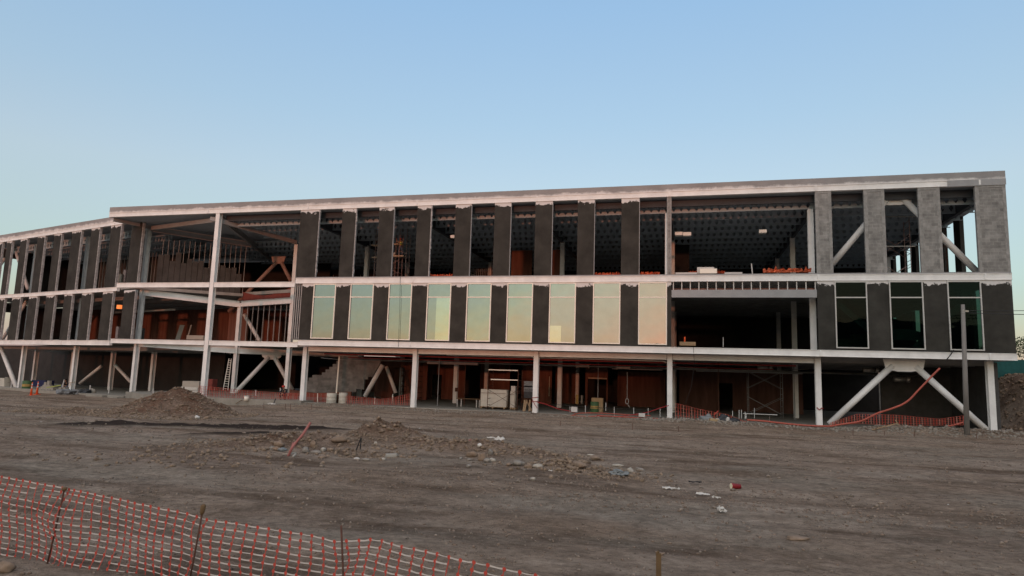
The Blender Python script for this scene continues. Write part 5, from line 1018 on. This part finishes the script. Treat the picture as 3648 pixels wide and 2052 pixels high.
for i, (x, y, s, m, lab, sq) in enumerate((
    (385, 520, .34, 'stone_tan', 'brown rock just left of the leaning red pipe', (1, .8, .7)), (440, 552, .24, 'blue_plastic', 'bluish angular slab left of the foot of the red pipe', (1.1, .7, .6)), (285, 535, .16, 'stone_grey', 'grey stone farthest left beside the brown rock', (1, .8, .7)),
    (795, 560, .28, 'stone_grey', 'round grey brown rock right of the red pipe', (1, .8, .7)), (905, 535, .26, 'stone_tan', 'upright tan rock between the red pipe and the rebar', (.8, .7, 1)), (960, 575, .26, 'stone_grey', 'flat topped grey rock in front of the upright tan one', (1.2, .8, .45)),
    (1300, 530, .48, 'stone_tan', 'biggest flat tan rock left of the rebar loop', (1.2, .8, .5)), (1075, 470, .24, 'stone_pale', 'pale yellow rock on the dug ridge', (1.1, .7, .5)), (515, 360, .16, 'stone_pale', 'pale stone on top of the ridge left of the red pipe', (1, .8, .7)),
    (360, 400, .22, 'stone_tan', 'brown rock on the ridge above the others at left', (1.2, .8, .6)), (1870, 510, .14, 'stone_pale', 'pale stone in the gravel right of the rebar loop', (.8, .8, 1)), (1640, 595, .16, 'stone_pale', 'pale stone at the foot of the rebar loop', (1, .8, .8)),
    (1990, 685, .17, 'stone_pale', 'pale flat stone at the lip of the dug hole', (1.3, .8, .5)), (1720, 700, .2, 'stone_grey', 'grey rock at the front of the dug hole', (1.3, .8, .5)), (1590, 665, .12, 'paper', 'white chip of stone at the left of the dug hole', (1.4, .8, .4)), (1890, 590, .2, 'stone_grey', 'grey angular rock inside the dug hole', (1, .8, .8)),
    (1060, 650, .3, 'stone_tan', 'flat tan rock in front of the dug ridge', (1.4, .8, .3)), (2180, 370, .18, 'stone_tan', 'tan stone near the top of the gravel heap', (.9, .8, .9)))):
    rock(*z55(x, y), s, m, lab, sq, i*5+2, i*.7)
p = onz(*z55(2125, 530), .15); o = solo(MB().tube([(-.17, 0, 0), (.17, .05, .02)], [.095, .10], 16).tube([(.172, .05, .02), (.19, .052, .02)], .085, 16), 'concrete_cylinder', 'concrete', 'broken grey concrete cylinder lying right of the dug hole', 'concrete piece', smooth=False, loc=None); o.location = (p.x, p.y, Z(p.x, p.y)+.08)
a = onz(*z55(545, 570), .12); a.z = Z(a.x, a.y)-.03; pp = [a]+[ony(*z55(*q), a.y+k*.12) for k, q in enumerate(((600, 500), (650, 430), (760, 300), (820, 210), (885, 108)))]
pts = smoothline(pp); o = thing('leaning_pipe', 'dull red plastic pipe sticking up out of the dug ridge', 'pipe', tuple(a)); MB().tube([q-a for q in pts], .040, 10).build('pipe', 'hose_dull', o, True)
k_ = ony(*z55(625, 448), a.y+.2)-a; MB().tube([k_-Vector((.03, 0, .06)), k_+Vector((.03, 0, .05))], .054, 10).build('coupling', 'hose_dull', o, True)
a = onz(*z55(1580, 530), .15); q = [ony(*z55(*w_), a.y) for w_ in ((1582, 535), (1655, 345), (1662, 345), (1645, 520))]; solo(MB().tube(q, .018, 6), 'rebar_loop', 'cable', 'bent dark rebar loop standing in the dug ridge', 'rebar')
p = onz(*z55(620, 580), .1); solo(MB().tube([onz(*z55(455, 594), Z(p.x, p.y)+.05), onz(*z55(560, 588), Z(p.x, p.y)+.06), onz(*z55(660, 575), Z(p.x, p.y)+.05)], [.012, .018, .03], 6), 'bone_shaped_stick', 'stone_pale', 'pale stick lying at the foot of the leaning red pipe', 'stick')
solo(MB().bar(onz(*z55(615, 630), Z(p.x, p.y)+.03), onz(*z55(660, 590), Z(p.x, p.y)+.06), .05, .03), 'wood_chip', 'stone_pale', 'pale wood chip in front of the pale stick', 'stick')
def sheet(u, v, w_, d_, m, label, seed, rz=0, name='paper_scrap', cat='rubbish', lift=.02, amp=.05):
    p = onz(u, v, 0); zg = Z(p.x, p.y); n = 6; vsn = [((c_/n-.5)*w_, (r_/n-.5)*d_*(1+.5*noise.noise(Vector((c_*.6, seed, 0)))), lift+amp*noise.noise(Vector((c_*.7, r_*.7, seed)))) for r_ in range(n+1) for c_ in range(n+1)]
    mb = MB(); mb.add(vsn, [(r_*(n+1)+c_, r_*(n+1)+c_+1, (r_+1)*(n+1)+c_+1, (r_+1)*(n+1)+c_) for r_ in range(n) for c_ in range(n)]); o = solo(mb, name, m, label, cat, loc=None); o.location = (p.x, p.y, zg+.03); o.rotation_euler = (.12, 0, rz); return o
sheet(*z6(655, 168), .34, .26, 'paper', 'white paper sheet draped on the right of the cobble cluster', 1, .2, amp=.12, lift=.14); sheet(*z6(540, 170), .26, .10, 'paper', 'narrow white strip left of the draped paper sheet', 2, .1, lift=.14)
sheet(*z6(250, 135), .2, .14, 'cup_red', 'faded red rag behind the large rounded cobble', 3, 0, lift=.06); sheet(*z6(1330, 462), .10, .06, 'paper', 'tiny white scrap left of the small pit', 4); sheet(*z6(1530, 372), .5, .05, 'paper', 'long thin white strip on the edge of the small pit', 5, .1)
p = onz(*z6(2235, 480), 0); mb = MB()
for i in range(5): mb.blob((p.x+random.uniform(-.16, .16), p.y+random.uniform(-.06, .06), Z(p.x, p.y)+.05+.03*i % .08), .09, 2, .8, (1.3, 1, .6), i+40)
solo(mb, 'plastic_bag', 'blue_plastic', 'crumpled pale blue plastic bag right of the small pit', 'rubbish')
z9 = lambda x, y: (2200+x/3.206, 1600+y/3.206)
sheet(*z9(575, 432), .26, .12, 'paper', 'left white scrap of the two lying side by side on the open dirt', 6, .1); sheet(*z9(665, 442), .2, .05, 'paper', 'right narrow white scrap of the two lying side by side', 7, -.2)
sheet(*z9(975, 507), .32, .10, 'paper', 'long white splinter in front of the black strip', 8, -.25); sheet(*z9(1130, 550), .2, .05, 'paper', 'white splinter furthest right toward the pebbles', 9, -.3); sheet(*z9(885, 395), .32, .05, 'cable', 'black plastic strip left of the red tub', 10, .05, lift=.04)
sheet(*z9(1180, 712), .15, .16, 'paper', 'crumpled white scrap below the red tub', 11, .3, amp=.1, lift=.05); sheet(*z9(1210, 722), .14, .06, 'paper', 'small white flap touching the crumpled scrap', 12, -.2)
rock(*z9(2060, 1050), .3, 'stone_tan', 'half buried brown stone low on the right foreground', (1.3, .8, .3), 77, .3, sink=.6); rock(*z9(480, 1215), .10, 'stone_tan', 'small dark stone above the wooden stake', (1.2, .8, .6), 78)
rock(12, 2042, .22, 'stone_tan', 'tan rock in the bottom left corner', (1, .8, .7), 79)
rock(700, 1492, .26, 'paper', 'bright white bag at the front foot of the soil mound', (1, .8, .7), 80, name='white_bag', cat='bag'); rock(735, 1493, .22, 'stone_tan', 'brown cobble right of the white bag at the mound', (1, .8, .8), 81)
# red tub lying on its side
ca = ony(*z9(1298, 410), onz(*z9(1300, 440), 0).y); cb = ca+Vector((.215, .09, 0)); zg = Z(ca.x, ca.y)+.075; ca.z = zg; cb.z = zg-.008
tu = thing('red_tub', 'dark red tub with a cream inside lying on its side', 'tub', tuple(ca)); dv_ = (cb-ca); MB().tube([(0, 0, 0), dv_*.05, dv_*.07, dv_], [.078, .078, .073, .058], 20, caps=True).build('shell', 'cup_red', tu, True)
MB().tube([-dv_.normalized()*.006, -dv_.normalized()*.002], .070, 20).build('inside', 'cup_cream', tu)
# scattered cables near facade etc.
# ---- people
def person(name, label, loc, J, cloth, extra, rz=0):
    """J: joints; one continuous skinned body"""
    o = thing(name, label, 'person', loc, rz=rz)
    def skin(nm, verts, edges, rad, m, root=0):
        me = bpy.data.meshes.new(nm); me.from_pydata([Vector(v) for v in verts], edges, []); ob = bpy.data.objects.new(nm, me); C.objects.link(ob); ob.parent = o; me.materials.append(MAT[m])
        sk = ob.modifiers.new('skin', 'SKIN'); sk.use_smooth_shade = True
        if not me.skin_vertices:
            import bmesh; b_ = bmesh.new(); b_.from_mesh(me); b_.verts.layers.skin.verify(); b_.to_mesh(me); b_.free()
        for i, r_ in enumerate(rad): me.skin_vertices[0].data[i].radius = (r_, r_) if not isinstance(r_, tuple) else r_; me.skin_vertices[0].data[i].use_root = (i == root)
        ss = ob.modifiers.new('sub', 'SUBSURF'); ss.levels = 1; ss.render_levels = 1; return ob
    V = [J['pelvis'], J['waist'], J['chest'], J['neck'], J['head0'], J['head1']]; E = [(0, 1), (1, 2), (2, 3), (3, 4), (4, 5)]; Rr = [(.15, .11), (.13, .10), (.16, .11), .058, (.085, .095), (.075, .08)]
    for s in ('L', 'R'):
        b_ = len(V); V += [J['sh'+s], J['el'+s], J['wr'+s], J['ha'+s]]; E += [(2, b_), (b_, b_+1), (b_+1, b_+2), (b_+2, b_+3)]; Rr += [.062, .045, .03, (.042, .02)]
        w_ = Vector(J['wr'+s]); h_ = Vector(J['ha'+s]); d_ = (h_-w_).normalized(); sd_ = d_.cross(Vector((0, 1, .1))).normalized()
        for k, (of, ln) in enumerate(((-.033, .065), (-.011, .078), (.011, .074), (.032, .058))): f0 = len(V); V += [h_+sd_*of+d_*.02, h_+sd_*of+d_*(.02+ln*.6), h_+sd_*of*.9+d_*(.02+ln)+Vector((0, 0, -.015))]; E += [(b_+3, f0), (f0, f0+1), (f0+1, f0+2)]; Rr += [.011, .009, .008]
        f0 = len(V); V += [w_+d_*.03+sd_*-.045, w_+d_*.07+sd_*-.062]; E += [(b_+3, f0), (f0, f0+1)]; Rr += [.012, .009]
        b_ = len(V); V += [J['hi'+s], J['kn'+s], J['an'+s], J['to'+s]]; E += [(0, b_), (b_, b_+1), (b_+1, b_+2), (b_+2, b_+3)]; Rr += [.095, .065, .045, (.045, .035)]
    skin('body', V, E, Rr, 'skin')
    # clothes as slightly larger skins over the same joints
    skin('shirt', [J['waist'], J['chest'], Vector(J['neck'])-Vector((0, 0, .05)), J['shL'], J['elL'], J['wrL'], J['shR'], J['elR'], J['wrR']], [(0, 1), (1, 2), (1, 3), (3, 4), (4, 5), (1, 6), (6, 7), (7, 8)], [(.155, .125), (.18, .13), .07, .075, .056, .04, .075, .056, .04], cloth[0])
    skin('trousers', [J['waist'], J['pelvis'], J['hiL'], J['knL'], J['anL'], J['hiR'], J['knR'], J['anR']], [(0, 1), (1, 2), (2, 3), (3, 4), (1, 5), (5, 6), (6, 7)], [(.14, .11), (.165, .125), .108, .078, .06, .108, .078, .06], cloth[1])
    for s in 'LR': skin('boot', [J['an'+s], Vector(J['an'+s])-Vector((0, 0, .05)), J['to'+s]], [(0, 1), (1, 2)], [.058, .058, .048], cloth[2])
    if extra.get('vest'): skin('vest', [Vector(J['waist']), J['chest'], Vector(J['neck'])-Vector((0, 0, .07))], [(0, 1), (1, 2)], [(.19, .165), (.225, .19), (.12, .12)], extra['vest'])
    hd = Vector(J['head0']).lerp(Vector(J['head1']), .62); f_ = Vector(J['face']).normalized(); sx_ = f_.cross(Vector((0, 0, 1))).normalized()
    mb = MB(); vs_, fs_ = ICO[3]; mb.add([hd+Vector((p.x*.125, p.y*.14, max(-.01, p.z*.13))) for p in vs_], fs_); hb = mb.build('helmet' if extra['helmet'] != 'hair' else 'cap', extra['helmet'], o, True)
    hc_ = Vector(J['head0']); mb = MB(); mb.blob(hc_+f_*.098, .02, 1, 0, (.8, .8, 1.3)); mb.build('nose', 'skin', o, True)
    for s in (-1, 1): MB().blob(hc_+f_*.085+sx_*.032*s+Vector((0, 0, .03)), .011, 1, 0).build('eye', 'hair', o, True); MB().blob(hc_+sx_*.09*s, .028, 1, 0, (.5, .8, 1.2)).build('ear', 'skin', o, True)
    MB().blob(hc_+f_*.085-Vector((0, 0, .045)), .016, 1, 0, (1.6, 1, .4)).build('mouth', 'cup_red', o, True)
    return o
wz = ony(*zc(330, 742), ys_+.55)
Jw = dict(pelvis=(0, 0, .92), waist=(.01, -.01, 1.06), chest=(.05, -.05, 1.27), neck=(.05, -.09, 1.45), head0=(.03, -.13, 1.54), head1=(.02, -.14, 1.63), face=(-.6, -.7, -.3),
          shL=(-.12, -.08, 1.40), elL=(-.22, -.28, 1.30), wrL=(-.27, -.40, 1.50), haL=(-.29, -.43, 1.57), shR=(.22, -.04, 1.40), elR=(.20, -.20, 1.18), wrR=(.02, -.36, 1.20), haR=(-.04, -.40, 1.21),
          hiL=(-.1, 0, .88), knL=(-.14, -.05, .48), anL=(-.16, .02, .08), toL=(-.18, -.15, .03), hiR=(.1, 0, .88), knR=(.16, -.05, .48), anR=(.20, .02, .08), toR=(.21, -.15, .03))
person('person', 'worker in a yellow hi-vis vest and dark trousers standing on the scaffold plank, arms raised', (wz.x+.12, wz.y, wz.z), Jw, ('board_pale', 'denim', 'hose_dull'), dict(vest='hivis', helmet='helmet_red')).scale = (.87, .87, .87)
Jc = dict(pelvis=(0, .1, .30), waist=(0, .06, .44), chest=(.02, -.06, .66), neck=(.02, -.16, .82), head0=(.02, -.22, .90), head1=(.02, -.25, .99), face=(0, -.9, -.4),
          shL=(-.17, -.08, .76), elL=(-.22, -.28, .55), wrL=(-.12, -.46, .42), haL=(-.09, -.52, .38), shR=(.20, -.08, .76), elR=(.26, -.26, .55), wrR=(.14, -.46, .46), haR=(.1, -.52, .42),
          hiL=(-.11, .08, .30), knL=(-.22, -.30, .46), anL=(-.18, -.12, .08), toL=(-.2, -.28, .03), hiR=(.11, .08, .30), knR=(.22, -.30, .46), anR=(.18, -.12, .08), toR=(.2, -.28, .03))
p = ony(1013, 1413, 1.2); person('person', 'crouching person in a red helmet and dark clothes beside the column at the recess', (p.x, p.y, .16), Jc, ('cloth_dark', 'cloth_dark', 'cloth_dark'), dict(helmet='helmet_red'))
p = onw(230, 1383, 1.8); person('person', 'crouching person in dark clothes and a black cap behind the leaning pipe stub', (p.x, p.y, -.2), Jc, ('cloth_dark', 'denim', 'cloth_dark'), dict(helmet='hair'), rz=.8)
# ---- beyond the right end: green mesh screen and trees on the bank
mb = MB(); gs = thing('green_screen', 'dark green mesh screen standing on the bank beyond the right end', 'screen', (48, 9, 3.5)); n = 18; vsn = []
for i in range(n+1): x = 47.4+i*.9; y = 9.5+.25*i; vsn += [(x-48, y-9+.1*noise.noise(Vector((x, 0, 0))), -.1), (x-48, y-9+.12*noise.noise(Vector((x, 3, 0))), 1.22+.08*noise.noise(Vector((x, 5, 0)))), (x-48, y-8.95+.1*noise.noise(Vector((x, 0, 0))), -.1), (x-48, y-8.95+.12*noise.noise(Vector((x, 3, 0))), 1.22+.08*noise.noise(Vector((x, 5, 0))))]
mb.add(vsn, [(4*i, 4*i+1, 4*i+5, 4*i+4) for i in range(n)]+[(4*i+2, 4*i+6, 4*i+7, 4*i+3) for i in range(n)]); mb.build('mesh', 'green_net', gs)
for i in range(0, n+1, 4): x = 47.4+i*.9; MB().tube([(x-48, 9.62+.25*i-9, -.5), (x-48, 9.62+.25*i-9, 1.3)], .04, 6).build('post', 'rust', gs)
def tree(x, y, z, h, r, label, seed):
    o = thing('tree', label, 'tree', (x, y, z), 'trees beyond the green screen'); rnd = random.Random(seed); mb = MB(); mb.tube([(0, 0, 0), (.1, 0, h*.4), (0, .1, h*.8)], [.14, .1, .03], 7)
    for k in range(5): a = rnd.random()*6.28; mb.tube([(.05, 0, h*(.3+.1*k)), (math.cos(a)*r*.6, math.sin(a)*r*.6, h*(.5+.1*k))], [.05, .015], 5)
    mb.build('trunk', 'bark', o, True); mb = MB()
    for k in range(2600):
        a = rnd.random()*6.28; q = rnd.random()**.45; el_ = rnd.uniform(-.6, 1); c_ = Vector((math.cos(a)*r*q, math.sin(a)*r*q, h*.68+el_*h*.36*(1-.5*q*q)))
        if noise.noise(c_*1.1+Vector((seed, 0, 0))) < -.12: continue
        d1 = Vector((rnd.uniform(-1, 1), rnd.uniform(-1, 1), rnd.uniform(-1, 1))).normalized(); d2 = d1.cross(Vector((rnd.uniform(-1, 1), rnd.uniform(-1, 1), rnd.uniform(-1, 1)))).normalized(); s_ = rnd.uniform(.05, .11)
        mb.add([c_-d1*s_, c_+d2*s_*.5, c_+d1*s_, c_-d2*s_*.5], [(0, 1, 2, 3)])
    mb.build('crown', 'leaf', o)
tree(50.2, 13.5, 3.3, 2.5, 1.5, 'low leafy tree whose top shows just right of the first floor beam end', 1); tree(54, 15, 3.4, 3.4, 2.0, 'taller leafy tree beyond the screen at the right edge', 2); tree(59, 17, 3.4, 4.2, 2.2, 'largest tree farthest right beyond the green screen', 3)
# ---- gravel and rubble that nobody could count
def scatter(name, pts, sizes, m, seed, flat=.65):
    rg = np.random.default_rng(seed); vs0 = np.array([tuple(v) for v in ICO[1][0]]); f0 = np.array(ICO[1][1]); n = len(pts); k = len(vs0)
    jit = 1+rg.uniform(-.28, .28, (n, k, 1)); V = vs0[None]*jit; sq = np.stack([rg.uniform(.7, 1.35, n), rg.uniform(.6, 1.0, n), rg.uniform(.4, .85, n)*flat/.65], -1)
    V = V*sq[:, None, :]*np.asarray(sizes)[:, None, None]; a = rg.uniform(0, 6.28, n); ca_, sa_ = np.cos(a)[:, None], np.sin(a)[:, None]
    X = V[..., 0]*ca_-V[..., 1]*sa_; Y = V[..., 0]*sa_+V[..., 1]*ca_; V[..., 0] = X; V[..., 1] = Y; V += np.asarray(pts)[:, None, :]
    F = f0[None]+(np.arange(n)*k)[:, None, None]; F = F.reshape(-1, 3)
    me = bpy.data.meshes.new(name); me.vertices.add(n*k); me.vertices.foreach_set('co', V.reshape(-1)); me.loops.add(F.size); me.loops.foreach_set('vertex_index', F.ravel()); me.polygons.add(len(F))
    me.polygons.foreach_set('loop_start', np.arange(0, F.size, 3)); me.polygons.foreach_set('loop_total', np.full(len(F), 3)); me.update(calc_edges=True); me.materials.append(MAT[m])
    o = bpy.data.objects.new(name, me); C.objects.link(o); return o
rg = random.Random(5)
def inview(x, y):
    d = Vector((x-CX, y-CY, -CZ)); z = d.dot(fw)
    if z < 2: return False
    u = 1824+FOC*d.dot(r2)/z; v = 1026-FOC*d.dot(u2)/z; return -150 < u < 3800 and v < 2150
def gather(n, gen):
    P = []; Sz = []
    while len(P) < n:
        x, y, s = gen()
        if not inview(x, y): continue
        P.append((x, y, Z(x, y)+s*.15)); Sz.append(s)
    return P, Sz
def g_near():
    r = 5+13*rg.random()**.8; a = YAW+rg.uniform(-.75, .75); x = CX+r*math.sin(a); y = CY+r*math.cos(a)
    while noise.noise(Vector((x*.5, y*.8, 0))) < rg.uniform(-.5, .12): r = 5+13*rg.random()**.8; a = YAW+rg.uniform(-.75, .75); x = CX+r*math.sin(a); y = CY+r*math.cos(a)
    return x, y, .004+.013*rg.random()**4*(1+r/7)
def g_mid():
    while True:
        x = rg.uniform(-30, 55); y = rg.uniform(-30, -2)
        if noise.noise(Vector((x*.25, y*.5, 3))) > rg.uniform(-.4, .25): return x, y, .02+.06*rg.random()**4
def g_rub():
    bx, by, rx, ry, hh = rg.choice(BUMPS); return bx+rg.gauss(0, rx*1.0), by+rg.gauss(0, ry*.85), .018+.085*rg.random()**3.5
def g_mound():
    while True:
        a = rg.random()*6.28; q = .05+1.1*rg.random()**.7; x = MC.x+3.5*q*math.cos(a); y = MC.y+3.4*q*math.sin(a)
        if rg.random() < .35+q*q: return x, y, .02+.08*rg.random()**2.8
def g_tail(): return MC.x-5+rg.gauss(0, 2.0), MC.y-2.2+rg.gauss(0, .6), .03+.07*rg.random()**3
def g_foot(): return rg.uniform(-2, 48), rg.gauss(-.9, .9), .02+.07*rg.random()**4
def g_right(): return rg.uniform(25, 52), rg.gauss(-.9, .8), .03+.13*rg.random()**4
P, Sz = gather(4500, g_near); tag(scatter('gravel', P, Sz, 'gravel', 1), 'fine gravel scattered over the near dirt', 'gravel', kind='stuff')
P, Sz = gather(4500, g_mid); tag(scatter('gravel', P, Sz, 'gravel', 2), 'stones scattered over the wide open dirt', 'gravel', kind='stuff')
mat('clod', (.185, .134, .098), .95, .4, 6)
def g_clod():
    x, y, q = g_near() if rg.random() < .45 else g_mid(); return x, y, .010+.03*rg.random()**3+(.012 if y > -30 else 0)
P, Sz = gather(5000, g_clod); tag(scatter('clods', P, Sz, 'clod', 9), 'small soil clods lying over the dirt', 'soil', kind='stuff')
P, Sz = gather(5200, g_rub); tag(scatter('rubble', P, Sz, 'rubble_tan', 3), 'brown rubble of the dug ridge and pits', 'rubble', kind='stuff')
P, Sz = gather(3400, g_mound); P2, S2 = gather(800, g_tail); tag(scatter('rubble', P+P2, Sz+S2, 'rubble_tan', 4), 'stones on and around the soil mound', 'rubble', kind='stuff')
P, Sz = gather(3000, g_foot); P2, S2 = gather(1600, g_right); tag(scatter('rubble', P+P2, Sz+S2, 'stone_grey', 5), 'grey rubble along the foot of the building', 'rubble', kind='stuff')
P, Sz = gather(30, lambda: (g_foot() if rg.random() < .4 else g_mid())[:2]+(.02+.03*rg.random(),)); tag(scatter('white_chips', P, Sz, 'paper', 6, .3), 'white chips and scraps strewn over the dirt', 'rubble', kind='stuff')
def g_bank(): x = rg.uniform(47.5, 56); return x, rg.uniform(-3, 11), .03+.14*rg.random()**3
P, Sz = gather(900, g_bank); tag(scatter('rubble', P, Sz, 'rubble_tan', 7), 'stones on the bank beyond the right end', 'rubble', kind='stuff')
